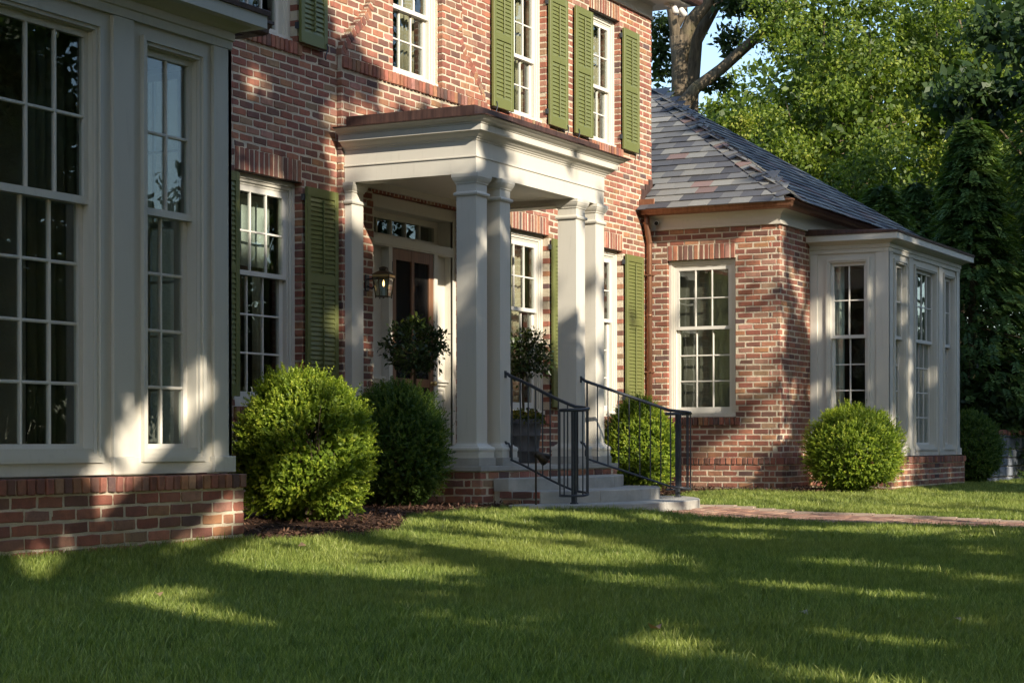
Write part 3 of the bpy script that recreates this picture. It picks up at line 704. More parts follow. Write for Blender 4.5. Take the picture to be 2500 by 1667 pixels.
for z in (3.58, 3.33, 2.35, 0.95): ds.tube([(dx if z < 3.5 else XW - 0.187, dy, z), (dx if z < 3.5 else XW - 0.187, dy, z + 0.035)], 0.0425, 14)
ds = ds.build('downspout', 'copper', HOUSE, None, True)
q = MB()
for z in (2.9, 1.6, 0.6): q.box(dx - 0.046, dx + 0.07, dy - 0.046, dy + 0.046, z, z + 0.02)
q.build('bracket', 'copper', ds)

# ------------------------------------------------------------------ slate roof of the wing
SL = 0.656; X0, Y0, ZE, X1 = XW - 0.215, YW - 0.215, 3.832, 12.25 + 0.215
APX = (X1 - X0) / 2; EXP, SW = 0.160, 0.285
under = MB(); ap = ((X0 + X1) / 2, Y0 + APX, ZE + SL * APX)
under.add([(X0, Y0, ZE - 0.02), (X1, Y0, ZE - 0.02), (ap[0], ap[1], ap[2] - 0.02), (X0, 6.0, ZE - 0.02), (X1, 6.0, ZE - 0.02), (ap[0], 6.0, ap[2] - 0.02)], [(0, 1, 2), (0, 2, 5, 3), (1, 4, 5, 2), (0, 3, 4, 1), (3, 5, 4)])
roof = under.build('roof', 'steel_angle', HOUSE)
SP = [((0.085, 0.088, 0.098), 30), ((0.14, 0.143, 0.145), 16), ((0.225, 0.225, 0.208), 26), ((0.27, 0.265, 0.24), 14), ((0.215, 0.145, 0.13), 8), ((0.06, 0.062, 0.07), 8)]
def slate_tint(): 
    c = random.choices([a for a, _ in SP], [b for _, b in SP])[0]; k = random.uniform(0.85, 1.15); return tuple(x * k for x in c)
SLT = []
def slate(P, a0, a1, b0, b1, t0, t1, raise_):
    """quad slab on a slope: P(a, t, lift); lower edge a0..a1 at t0, upper b0..b1 at t1"""
    lo, th = raise_, 0.011
    top = [P(a0, t0, lo + th), P(a1, t0, lo + th), P(b1, t1, th * 0.5), P(b0, t1, th * 0.5)]; bot = [P(a0, t0, lo), P(a1, t0, lo), P(b1, t1, -0.002), P(b0, t1, -0.002)]
    return top + bot, [(0, 1, 2, 3), (4, 7, 6, 5), (0, 4, 5, 1), (1, 5, 6, 2), (2, 6, 7, 3), (3, 7, 4, 0)]
cs = 1 / math.hypot(1, SL); nz, nh = cs, SL * cs
PW = lambda a, t, l: Vector((X0 + t - nh * l, a, ZE + SL * t + nz * l))
PF = lambda a, t, l: Vector((a, Y0 + t - nh * l, ZE + SL * t + nz * l))
for r in range(-1, int(APX / EXP)):
    t = r * EXP; t0, t1 = t + random.uniform(-0.004, 0.004), t + EXP * 2.1
    yend = -0.015 if X0 + t < XE + 0.02 else 1.4
    a = yend - (0.5 * SW if r & 1 else 0) - SW * random.uniform(0, 0.05)
    ylo = Y0 + max(t, 0)
    b = yend
    while b > ylo + 0.03:
        wdt = SW * random.uniform(0.94, 1.06)
        a = max(b - (wdt if b != yend or not (r & 1) else wdt / 2), ylo)
        up = max(a, Y0 + t1 - 0.0) if a <= ylo + 1e-6 else a
        if b - up > 0.01: SLT.append((slate(PW, a + 0.003, b - 0.003, min(up + 0.003, b - 0.004), b - 0.003, t0, t1, 0.022 + random.uniform(0, 0.008)), 0, r))
        b = a
    xlo, xhi = X0 + max(t, 0), X1 - max(t, 0); a = xlo - (0.5 * SW if r & 1 else 0)
    while a < xhi - 0.02:
        b = a + SW * random.uniform(0.94, 1.06); aa, bb = max(a, xlo), min(b, xhi)
        if bb - aa > 0.02: SLT.append((slate(PF, aa + 0.003, bb - 0.003, max(aa, min(X0 + t1, bb - 0.01)) + 0.003 if aa <= xlo + 1e-6 else aa + 0.003, bb - 0.003, t0, t1, 0.022 + random.uniform(0, 0.008)), 1, r))
        a = b
west = [s for s in SLT if s[1] == 0]; front = [s for s in SLT if s[1] == 1]
objs = west + front; nk = 276; restm = MB()
for i, (g, sd_, r) in enumerate(objs):
    if i < nk: q = MB(); q.add(g[0], g[1], slate_tint()); q.build('slate', 'slate', roof)
    else: restm.add(g[0], g[1], slate_tint())
restm.build('slate_courses', 'slate', roof, 'stuff')
hx_, hw_ = math.hypot(1, 1), 0.165                                        # slates laid along the hip
for i in range(int((APX - 0.2) / 0.105)):
    t = i * 0.105
    for P, sgn in ((PW, 0), (PF, 1)):
        def H(t_, off, l):                     # point at hip parameter t_, off metres away from the hip in the slope
            e = math.sqrt(2 + SL * SL); dx_, tt = off * 1.0, t_ - off * 0.42
            return PW(Y0 + t_ + off * 0.86, t_ - off * 0.42, l) if sgn == 0 else PF(X0 + t_ + off * 0.86, t_ - off * 0.42, l)
        q = MB(); tn = slate_tint(); a, b, l = t - 0.004, t + 0.13, 0.034
        top = [H(a, -0.01, l + 0.016), H(a, hw_, l + 0.012), H(b, hw_, l - 0.006), H(b, -0.01, l - 0.004)]; bot = [H(a, -0.01, l + 0.004), H(a, hw_, l), H(b, hw_, l - 0.018), H(b, -0.01, l - 0.016)]
        q.add(top + bot, [(0, 1, 2, 3), (4, 7, 6, 5), (0, 4, 5, 1), (1, 5, 6, 2), (2, 6, 7, 3), (3, 7, 4, 0)], tn); q.build('hip_slate', 'slate', roof)
fl = MB()                                       # stepped copper flashing against the brick
for i in range(3):
    xa, xb = X0 + 0.02 + i * 0.12, X0 + 0.02 + (i + 1) * 0.12
    fl.box(xa, xb, -0.013, -0.006, ZE + SL * (xa - X0) - 0.03, ZE + SL * (xb - X0) + 0.13)
fl.build('flashing', 'dark_copper', roof)
# west wing roof (only its eaves edge shows above the bay)
q = MB(); xa, xb = -12.465, XWL + 0.215
q.add([(xa, Y0, ZE), (xb, Y0, ZE), (xb, 5, ZE), (xa, 5, ZE), ((xa + xb) / 2, Y0 + APX, ap[2]), ((xa + xb) / 2, 5, ap[2])], [(0, 1, 4), (1, 2, 5, 4), (0, 4, 5, 3), (0, 3, 2, 1), (3, 5, 2)], (0.075, 0.078, 0.09))
for r in range(8):
    t = r * EXP; a = xa + t
    while a < xb - t - 0.02:
        b = min(a + SW, xb - t); g = slate(lambda s, t_, l: Vector((s, Y0 + t_ - nh * l, ZE + SL * t_ + nz * l)), a + 0.003, b - 0.003, a + 0.003, b - 0.003, t - 0.06, t + 0.2, 0.02); q.add(g[0], g[1], slate_tint()); a = b
q.build('roof', 'slate', HOUSE)

# ------------------------------------------------------------------ main cornice and roof
mp = [(-XE, 8.0), (-XE, 0.0), (XE, 0.0), (XE, 8.0)]
q = MB(); q.molding([(-0.05, 6.388), (0.022, 6.388), (0.022, 6.43), (0.012, 6.436), (0.012, 6.56), (0.05, 6.60), (0.42, 6.60), (0.42, 6.70), (-0.05, 6.70)], mp); q.build('main_cornice', 'trim_paint', HOUSE)
q = MB(); q.molding([(0.422, 6.62), (0.50, 6.62), (0.53, 6.66), (0.54, 6.73), (0.422, 6.73)], mp); q.build('gutter', 'dark_copper', HOUSE)
q = MB(); e = 0.52; q.add([(-XE - e, -e, 6.71), (XE + e, -e, 6.71), (XE + e, 8 + e, 6.71), (-XE - e, 8 + e, 6.71), (-2.5, 4, 9.3), (2.5, 4, 9.3)], [(0, 1, 5, 4), (1, 2, 5), (2, 3, 4, 5), (3, 0, 4), (0, 3, 2, 1)], (0.09, 0.095, 0.105)); q.build('roof', 'slate', HOUSE)

# ------------------------------------------------------------------ portico
XP, YP = 1.451, -1.547
pp = [(-XP, PY - 0.002), (-XP, YP), (XP, YP), (XP, PY - 0.002)]
q = MB(); q.molding([(-0.216, 3.2435), (0, 3.2435), (0, 3.396), (0.012, 3.399), (0.013, 3.409), (0.005, 3.413), (0.005, 3.556), (0.013, 3.558), (0.017, 3.572), (0.030, 3.578), (0.036, 3.590), (0.052, 3.596), (0.072, 3.612), (0.092, 3.630), (0.118, 3.634),
                       (0.118, 3.694), (0.130, 3.697), (0.134, 3.707), (0.146, 3.712), (0.170, 3.722), (0.190, 3.738), (0.204, 3.744), (0.212, 3.748), (0.212, 3.756), (-0.216, 3.80)], pp)
q.box(-1.24, 1.24, YP + 0.21, PY - 0.003, 3.31, 3.34); q.box(-1.236, -1.20, YP + 0.215, PY - 0.003, 3.27, 3.312); q.box(1.20, 1.236, YP + 0.215, PY - 0.003, 3.27, 3.312); q.box(-1.2, 1.2, YP + 0.215, YP + 0.25, 3.27, 3.311)
q.box(-1.24, 1.24, PY - 0.05, PY - 0.002, 3.245, 3.311)
port = q.build('portico', 'trim_paint', HOUSE)
q = MB(); q.molding([(-0.10, 3.76), (0.214, 3.7565), (0.224, 3.752), (0.227, 3.762), (-0.034, 3.790), (-0.034, 3.903), (-0.05, 3.907), (-0.10, 3.80)], pp); q.box(-1.40, 1.40, YP + 0.06, PY - 0.003, 3.84, 3.862); q.build('roof_edge', 'dark_copper', port)
CP = [(-0.1, 0.52), (0.050, 0.52), (0.050, 0.574), (0.052, 0.579), (0.056, 0.590), (0.057, 0.602), (0.052, 0.617), (0.040, 0.626), (0.030, 0.629), (0.027, 0.637), (0.016, 0.643), (0.005, 0.652), (0.0, 0.668), (0.0, 3.028), (0.010, 3.031), (0.019, 3.036), (0.024, 3.050), (0.019, 3.064), (0.006, 3.069), (0.0, 3.075),
      (0.0, 3.146), (0.009, 3.149), (0.011, 3.162), (0.018, 3.170), (0.028, 3.188), (0.033, 3.204), (0.036, 3.208), (0.036, 3.243), (-0.1, 3.243)]
for xc in (-1.343, -0.859, 0.859, 1.343):
    yc = -1.439; h = 0.108; sq = [(xc - h, yc - h), (xc + h, yc - h), (xc + h, yc + h), (xc - h, yc + h)]
    q = MB(); q.molding(CP, sq, True); q.build('column', 'trim_paint', port)
    q = MB(); q.bev(xc - h - 0.061, xc + h + 0.061, yc - h - 0.061, yc + h + 0.061, 0.440, 0.5198, 0.004); q.build('plinth', 'limestone', port)
for sg in (-1, 1):
    xa, xb = (-1.451, -1.235) if sg < 0 else (1.235, 1.451)
    q = MB(); q.molding([(max(d, -0.07), z) for d, z in CP], [(xa, PY - 0.001), (xa, -0.142), (xb, -0.142), (xb, PY - 0.001)]); q.build('pilaster', 'trim_paint', port)
    q = MB(); q.bev(xa - 0.06, xb + 0.06, -0.20, PY - 0.002, 0.440, 0.5198, 0.004); q.build('plinth', 'limestone', port)
q = MB()
for a, b in ((-1.576, -0.62), (-0.615, 0.615), (0.62, 1.576)): q.bev(a, b, -1.667, PY - 0.004, 0.390, 0.440, 0.006)
q.build('porch_floor', 'limestone', HOUSE)

# ------------------------------------------------------------------ front door
q = MB()
for sg in (-1, 1):
    q.box(sg * 0.826, sg * 0.905, 0.0, 0.30, 0.441, 3.213); q.box(sg * 0.436, sg * 0.505, 0.002, 0.20, 0.441, 2.70)
    q.box(sg * 0.506, sg * 0.825, 0.095, 0.13, 0.441, 2.70); q.box(sg * 0.506, sg * 0.825, 0.04, 0.096, 1.325, 1.352); q.box(sg * 0.506, sg * 0.825, 0.065, 0.096, 1.290, 1.326)
    q.box(sg * 0.54, sg * 0.56, 0.078, 0.096, 0.6, 1.26); q.box(sg * 0.77, sg * 0.79, 0.078, 0.096, 0.6, 1.26); q.box(sg * 0.56, sg * 0.77, 0.079, 0.096, 1.24, 1.26); q.box(sg * 0.56, sg * 0.77, 0.079, 0.096, 0.6, 0.62)
    q.bev(sg * 0.59 if sg > 0 else -0.74, sg * 0.74 if sg > 0 else -0.59, 0.072, 0.096, 0.66, 1.20, 0.012); q.box(sg * 0.826, sg * 0.84, -0.012, 0.02, 0.441, 3.09)
q.box(-0.826, 0.826, 0.001, 0.30, 3.085, 3.212); q.box(-0.84, 0.84, -0.012, 0.0, 3.09, 3.115); q.box(-0.826, 0.826, 0.18, 0.25, 3.02, 3.084); q.box(-0.8255, 0.8255, -0.004, 0.25, 2.70, 2.80); q.box(-0.826, 0.826, -0.016, 0.0, 2.715, 2.735)
q.box(-0.825, 0.825, 0.17, 0.25, 2.801, 2.86); q.box(-0.825, -0.74, 0.18, 0.25, 2.86, 3.02); q.box(0.74, 0.825, 0.18, 0.25, 2.86, 3.02)
ds_ = q.build('door_surround', 'trim_paint', HOUSE)
for i in range(5):
    a = -0.74 + i * 0.296
    p_ = MB(); p_.box(a, a + 0.296, 0.212, 0.216, 2.86, 3.02); p_.build('pane', 'window_glass', ds_)
    if i: p_ = MB(); p_.bev(a - 0.011, a + 0.011, 0.185, 0.24, 2.859, 3.021, 0.004); p_.build('muntin', 'trim_paint', ds_)
q = MB(); ya, yb2 = 0.012, 0.05
for a, b in ((-0.432, -0.345), (0.345, 0.432), (-0.03, 0.03)): q.bev(a, b, ya, yb2, 0.455, 2.696, 0.003)
for lo, hi in ((0.455, 0.66), (1.258, 1.345), (2.58, 2.696)): q.box(-0.346, -0.029, ya + 0.002, yb2 - 0.002, lo, hi); q.box(0.029, 0.346, ya + 0.002, yb2 - 0.002, lo, hi)
door = q.build('door', 'mahogany', HOUSE); door['label'] = 'dark wood screen door'
for a, b in ((-0.346, -0.029), (0.029, 0.346)):
    for lo, hi in ((0.66, 1.258), (1.345, 2.58)): s_ = MB(); s_.box(a, b, 0.030, 0.033, lo, hi); s_.build('screen', 'screen_mesh', door)
q = MB(); q.lathe([(0.004, -0.05), (0.012, -0.045), (0.026, -0.035), (0.030, -0.02), (0.022, -0.006), (0.010, 0.0), (0.010, 0.012), (0.024, 0.014), (0.024, 0.02)], (0, 0, 0), 16)
q.v = [(0.388 + v[0], 0.012 + v[2] - 0.02, 1.302 + v[1]) for v in q.v]; q.build('door_knob', 'brass', door, None, True)
q = MB()
for z in (0.8, 1.6, 2.45): q.tube([(-0.437, 0.006, z), (-0.437, 0.006, z + 0.10)], 0.008, 8)
q.build('hinge', 'iron', door)

# ------------------------------------------------------------------ rooms behind the glass
q = MB()
def room(x0, x1, y0, y1, z0, z1, t=0.05):
    q.box(x0, x1, y1, y1 + t, z0, z1); q.box(x0, x1, y0, y1, z1, z1 + t); q.box(x0 - t, x0, y0, y1, z0, z1); q.box(x1, x1 + t, y0, y1, z0, z1)
room(-6.0, -1.05, 0.31, 4.6, 0.44, 3.55); room(-1.0, 1.0, 0.31, 6.0, 0.44, 3.55); room(1.06, 6.0, 0.31, 4.6, 0.44, 3.55)
room(-6.0, -1.05, 0.31, 4.0, 3.8, 6.4); room(-1.0, 1.0, 0.31, 4.0, 3.8, 6.4); room(1.06, 6.0, 0.31, 4.0, 3.8, 6.4)
room(-11.9, -6.25, YW + 0.26, 3.2, 0.44, 3.4); room(6.5, 11.9, YW + 0.26, 3.2, 0.44, 3.4)
q.build('interior', 'interior_wall', HOUSE)
q = MB()
for x0, x1, y0, y1, z in ((-6, 6, 0.3, 6.0, 0.44), (-6, 6, 0.3, 4.0, 3.8), (-11.9, -6.25, YW + 0.26, 3.2, 0.44), (6.5, 11.9, YW + 0.26, 3.2, 0.44), (-XB - BWID + 0.14, -XB - 0.14, YB + 0.14, YW + 0.25, 0.44), (XB + 0.14, XB + BWID - 0.14, YB + 0.14, YW + 0.25, 0.44)): q.box(x0, x1, y0, y1, z - 0.06, z)
q.build('interior_floor', 'interior_floor', HOUSE)
def curtain(x0, x1, y, z0, z1, mat, label, amp=0.022, wl=0.085, ax='x', group=None):
    n = max(12, int(abs(x1 - x0) / wl * 8)); v = []; fs = []
    for i in range(n + 1):
        s = x0 + (x1 - x0) * i / n; d = amp * math.sin(2 * math.pi * (s - x0) / wl + 0.6 * math.sin(s * 7)) 
        for k, off in ((0, 0), (1, 0.004)):
            for z in (z0, z1): v.append((s, y + d * (0.6 if z == z1 else 1) + off, z) if ax == 'x' else (y + d + off, s, z))
    for i in range(n):
        a, b = i * 4, i * 4 + 4
        fs += [(a, b, b + 1, a + 1), (a + 2, a + 3, b + 3, b + 2), (a + 1, b + 1, b + 3, a + 3), (a, a + 2, b + 2, b)]
    q = MB(); q.add(v, fs); o = q.build('curtain', mat, None, None, True); tag(o, label, 'curtain', group); return o
curtain(-3.09, -2.24, 0.30, 2.34, 3.02, 'white_curtain', 'white shade filling the top of the window beside the porch', 0.006, 0.5)
curtain(-2.42, -2.22, 0.36, 1.0, 3.05, 'tan_curtain', 'tan curtain at the edge of the window beside the porch')
curtain(2.28, 3.05, 0.32, 1.05, 3.02, 'tan_curtain', 'tan curtain in the window beyond the porch columns', 0.02, 0.1)
curtain(0.1, 0.40, 0.24, 4.55, 6.05, 'tan_curtain', 'tan curtain in the upper window centred over the porch')
curtain(2.78, 3.05, 0.27, 4.55, 6.05, 'tan_curtain', 'tan curtain in the upper window above the porch roof')
curtain(4.95, 5.22, 0.27, 4.55, 6.05, 'tan_curtain', 'tan curtain in the upper window at the house corner')
curtain(-9.00, -8.42, YB + 0.26, 0.5, 3.15, 'olive_curtain', 'olive curtain on the porch side of the wide bay window beside the lawn')
curtain(-9.95, -9.42, YB + 0.26, 0.5, 3.15, 'olive_curtain', 'olive curtain at the cut-off edge of the wide bay window', group=None)
curtain(-8.25, -7.98, YB + 0.24, 0.5, 3.15, 'olive_curtain', 'olive curtain in the narrow bay window next to the brick plinth')
curtain(YW - 0.42, YW - 0.18, XB + 0.2, 0.5, 3.1, 'white_curtain', 'pale curtain in the side window of the far bay', ax='y')
curtain(YW + 0.85, YW + 1.02, XW + 0.42, 0.9, 3.1, 'tan_curtain', 'tan curtain in the window of the wing side wall', ax='y')
lm = empty('pendant_lamp', (-9.35, -2.25, 1.86), 'drum lampshade glimpsed through the wide bay window', 'lamp')
q = MB(); q.lathe([(0.16, -0.06), (0.16, 0.06), (0.155, 0.06), (0.155, -0.06)], (-9.35, -2.25, 1.80), 28); unloc(q.build('shade', 'lamp_shade_cloth', lm))
q = MB(); q.tube([(-9.35, -2.25, 1.8), (-9.35, -2.25, 3.39)], 0.006, 8); unloc(q.build('rod', 'bronze', lm))
# ------------------------------------------------------------------ stone steps
def gz(x, y):                                   # height of the lawn
    pts = [(-60, -0.5), (-20, -0.25), (-10, -0.12), (-6, -0.088), (-4, -0.05), (-3.0, 0.015), (-1.9, 0.048), (0.0, 0.06), (60, 0.06)]
    z = pts[-1][1]
    for (a, za), (b, zb) in zip(pts, pts[1:]):
        if y <= a: z = za; break
        if a <= y <= b: t = (y - a) / (b - a); t = t * t * (3 - 2 * t) if za != zb and a > -5 else t; z = za + (zb - za) * t; break
    return z + 0.012 * math.sin(x * 0.9 + 1) * math.sin(y * 1.1) * (1 if y < -3.6 else 0)
ST = empty('stone_steps', (0, -2.3, 0), 'three bowed limestone steps leading up to the porch', 'steps')
def step(hx, ys, yc, yb, z0, z1, joints):
    yf = lambda x: yc + (ys - yc) * (x / hx) ** 2
    for a, b in zip(joints, joints[1:]):
        a2, b2 = a + (0.0025 if a > -hx else 0), b - (0.0025 if b < hx else 0); n = 8
        fr = [(a2 + (b2 - a2) * i / n, yf(a2 + (b2 - a2) * i / n)) for i in range(n + 1)]
        back = [(b2, yb), (a2, yb)]; poly = fr + back; cxm = sum(p[0] for p in poly) / len(poly); cym = sum(p[1] for p in poly) / len(poly)
        k = len(poly); dz = random.uniform(-0.0015, 0.0015)
        inset = [(x + math.copysign(0.006, cxm - x) * (1 if abs(x - cxm) > (b2 - a2) * 0.49 else 0), y + (0.008 if j <= n else 0)) for j, (x, y) in enumerate(poly)]
        vs = [(x, y, z0) for x, y in poly] + [(x, y, z1 - 0.008 + dz) for x, y in poly] + [(x, y, z1 + dz) for x, y in inset]
        fs = [tuple(range(k))[::-1], tuple(range(2 * k, 3 * k))]
        for i in range(k):
            j = (i + 1) % k; fs += [(i, j, k + j, k + i), (k + i, k + j, 2 * k + j, 2 * k + i)]
        q = MB(); q.add(vs, fs); unloc(q.build('step_stone', 'limestone', ST))
step(1.33, -1.83, -2.16, -1.669, 0.200, 0.322, [-1.33, -0.42, 0.47, 1.33])
step(1.36, -2.19, -2.64, -1.88, 0.083, 0.204, [-1.36, -0.72, 0.22, 0.82, 1.36])
step(1.75, -2.36, -3.08, -2.05, -0.09, 0.086, [-1.75, -1.12, -0.35, 0.42, 1.10, 1.75])
bk = MB(); bk.box(-1.30, 1.30, -1.88, -1.66, -0.09, 0.2); unloc(bk.build('mortar_core', 'mortar', ST))
_n0 = len(BRICKS)
brick_face('cheek', Lw(-1.372, -1.75), 0.0, 0.43, -0.1, 0.205, [], None, 0.03, zref=0.205, depth=0.01)
brick_face('cheek', Lf(0, -1.885), -1.325, -1.362 + 0.25, -0.1, 0.2, [], None, 0.0, zref=0.205, depth=0.01)
for _, c, e1, e2, n, w_, h_, d_ in BRICKS[_n0:]:
    q = MB(); vs, fs = brick_geo(c, e1, e2, n, w_, h_, d_, True); q.add(vs, fs, brick_tint()); unloc(q.build('brick', 'brick', ST))

# ------------------------------------------------------------------ iron railings
def railing(sg, label):
    nx, ny, R = sg * 1.262, -2.492, 0.135
    R_ = empty('stair_railing', (nx, ny, 0.086), label, 'railing', 'stair railings')
    def path(z0, z1, zr, start):
        """plan: from the column out to the newel, then once round it"""
        p = [Vector(start)]; A = Vector((sg * 0.859, -1.60)); th0 = math.atan2(-0.89, -sg * -0.45 * 1.0)
        T = Vector((nx - sg * R * 0.92, ny + R * 0.38)) ; pl = []
        P0, P3 = A, T; P1 = A + Vector((-sg * 0.0 + sg * 0.06, -0.35)); P2 = T + Vector((-sg * 0.06, 0.42))
        for t in np.linspace(0, 1, 22): pl.append(P0 * (1 - t) ** 3 + P1 * 3 * t * (1 - t) ** 2 + P2 * 3 * t * t * (1 - t) + P3 * t ** 3)
        a0 = math.atan2(T.y - ny, T.x - nx); tot = math.pi * 1.62
        ln = [0]
        for a, b in zip(pl, pl[1:]): ln.append(ln[-1] + (b - a).length)
        out = [Vector((q_.x, q_.y, z0 + (z1 - z0) * l / ln[-1])) for q_, l in zip(pl, ln)]
        for t in np.linspace(0, 1, 22)[1:]:
            a = a0 + sg * tot * t; out.append(Vector((nx + R * math.cos(a), ny + R * math.sin(a), z1 + (zr - z1) * min(1, t * 2))))
        return out
    top = path(1.318, 1.005, 0.968, (0, 0, 0)); low = path(0.50, 0.205, 0.165, (0, 0, 0))
    att = Vector((sg * 0.859, -1.548, 1.345))
    q = MB(); q.tube([att, Vector((sg * 0.859, -1.575, 1.338))] + top, 0.0165, 10); unloc(q.build('handrail', 'iron', R_, None, True))
    q = MB(); c = top[0]
    q.tube([Vector((sg * 0.859, -1.548, 0.648)), Vector((sg * 0.859, -1.56, 0.66)), Vector((sg * 0.859, -1.585, 0.655)), Vector((sg * 0.86, -1.60, 0.62)), low[0] + Vector((0, 0, 0.03))] + low, 0.0115, 8); unloc(q.build('bottom_rail', 'iron', R_, None, True))
    q = MB(); q.box(sg * 0.859 - 0.02, sg * 0.859 + 0.02, -1.554, -1.5475, 1.30, 1.37); q.box(sg * 0.859 - 0.016, sg * 0.859 + 0.016, -1.554, -1.5475, 0.62, 0.68); unloc(q.build('wall_plate', 'iron', R_))
    acc = 0.0; nxt = 0.02
    for a, b, c_, d_ in zip(top, top[1:], low, low[1:]):
        l = (Vector(b.xy) - Vector(a.xy)).length
        if acc + l >= nxt:
            t = (nxt - acc) / l; A, B = a.lerp(b, t), c_.lerp(d_, t); big_ = nxt < 0.03
            q = MB(); rr = 0.011 if big_ else 0.0072
            if big_: q.tube([B + Vector((0, 0, 0.0)), A], rr, 8)
            else: q.tube([B, A], rr, 8)
            unloc(q.build('baluster', 'iron', R_)); nxt += 0.112 if acc < 0.9 else 0.095
        acc += l
    q = MB(); q.bev(nx - 0.022, nx + 0.022, ny - 0.022, ny + 0.022, 0.080, 0.965, 0.003); q.bev(nx - 0.03, nx + 0.03, ny - 0.03, ny + 0.03, 0.082, 0.10, 0.003)
    unloc(q.build('newel_post', 'iron', R_))
    q = MB(); q.box(nx - R, nx + R, ny - 0.006, ny + 0.006, 0.956, 0.968); unloc(q.build('crossbar', 'iron', R_))
railing(-1, 'black iron stair railing nearer the brick bay, curling round a thick newel post')
railing(1, 'black iron stair railing in front of the bright boxwood beyond the steps')

# ------------------------------------------------------------------ lantern by the door
LN = empty('wall_lantern', (-1.05, -0.06, 2.30), 'black lantern with a lit candle bulb on the brick beside the door', 'lantern')
def lp(name, mb_, mat, smooth=False): return unloc(mb_.build(name, mat, LN, None, smooth))
lx, ly = -1.05, -0.265; ang = math.radians(12)
def RT(x, y, z): return Vector((lx + x * math.cos(ang) - y * math.sin(ang), ly + x * math.sin(ang) + y * math.cos(ang), z))
q = MB(); q.bev(lx - 0.035, lx + 0.035, -0.078, -0.0605, 2.20, 2.36, 0.004); q.tube([(lx, -0.07, 2.25), (lx, -0.13, 2.22), (lx, -0.16, 2.25), (lx, -0.15, 2.29)], 0.009, 8); q.tube([(lx, -0.07, 2.315), (lx, ly + 0.06, 2.325)], 0.010, 8); lp('bracket', q, 'iron')
q = MB(); h0, h1 = 0.062, 0.086
for sx in (-1, 1):
    for sy in (-1, 1): q.tube([RT(sx * h0, sy * h0, 2.135), RT(sx * h1, sy * h1, 2.325)], 0.0065, 6)
for a, b, z in ((h0, 0.008, 2.135), (h1, 0.010, 2.325), (h1 - 0.004, 0.007, 2.345)):
    for s_ in (-1, 1): q.box(-a - 0.006, a + 0.006, s_ * a - 0.006, s_ * a + 0.006, z - b / 2, z + b / 2, RT); q.box(s_ * a - 0.006, s_ * a + 0.006, -a - 0.006, a + 0.006, z - b / 2, z + b / 2, RT)
q.box(-h0, h0, -h0, h0, 2.130, 2.136, RT); q.tube([RT(0, 0, 2.115), RT(0, 0, 2.133)], 0.008, 8)
for sx in (-1, 1):
    for sy in (-1, 1): q.tube([RT(sx * h0, sy * h0, 2.118), RT(sx * h0, sy * h0, 2.135)], 0.007, 6)
lp('cage', q, 'lantern_bronze')
q = MB(); b0 = 0.098
q.add([RT(-b0, -b0, 2.352), RT(b0, -b0, 2.352), RT(b0, b0, 2.352), RT(-b0, b0, 2.352), RT(-.04, -.04, 2.392), RT(.04, -.04, 2.392), RT(.04, .04, 2.392), RT(-.04, .04, 2.392)], [(0, 1, 5, 4), (1, 2, 6, 5), (2, 3, 7, 6), (3, 0, 4, 7), (4, 5, 6, 7), (3, 2, 1, 0)])
q.box(-0.034, 0.034, -0.034, 0.034, 2.392, 2.412, RT); q.lathe([(0.045, 2.418), (0.046, 2.422), (0.03, 2.432), (0.006, 2.438)], (lx, ly, 0), 14)
for i in range(4): q.tube([RT(0.03 * (-1) ** i, 0.03 * (1 if i < 2 else -1), 2.41), RT(0.03 * (-1) ** i, 0.03 * (1 if i < 2 else -1), 2.42)], 0.004, 6)
lp('cap', q, 'lantern_bronze')
q = MB()
for s_ in (-1, 1):
    q.box(-h1 + 0.004, h1 - 0.004, s_ * (h1 + 0.006) - 0.001, s_ * (h1 + 0.006) + 0.001, 2.327, 2.349, RT); q.box(s_ * (h1 + 0.006) - 0.001, s_ * (h1 + 0.006) + 0.001, -h1 + 0.004, h1 - 0.004, 2.327, 2.349, RT)
lp('brass_fretwork', q, 'brass')
for k in range(4):
    q = MB(); a = k * math.pi / 2; Q = lambda x, y, z: RT(x * math.cos(a) - y * math.sin(a), x * math.sin(a) + y * math.cos(a), z)
    e = 0.002; q.add([Q(-h0, -h0 + e, 2.138), Q(h0, -h0 + e, 2.138), Q(h1, -h1 + e, 2.322), Q(-h1, -h1 + e, 2.322), Q(-h0, -h0 + e + .002, 2.138), Q(h0, -h0 + e + .002, 2.138), Q(h1, -h1 + e + .002, 2.322), Q(-h1, -h1 + e + .002, 2.322)], [(0, 1, 2, 3), (4, 7, 6, 5), (0, 4, 5, 1), (1, 5, 6, 2), (2, 6, 7, 3), (3, 7, 4, 0)]); lp('pane', q, 'window_glass')
q = MB(); q.tube([(lx, ly, 2.137), (lx, ly, 2.235)], 0.011, 10); lp('candle', q, 'white_plastic')
q = MB(); q.lathe([(0.002, 0.0), (0.009, 0.012), (0.011, 0.025), (0.007, 0.045), (0.001, 0.066)], (lx, ly, 2.236), 12); lp('bulb', q, 'flame', True)

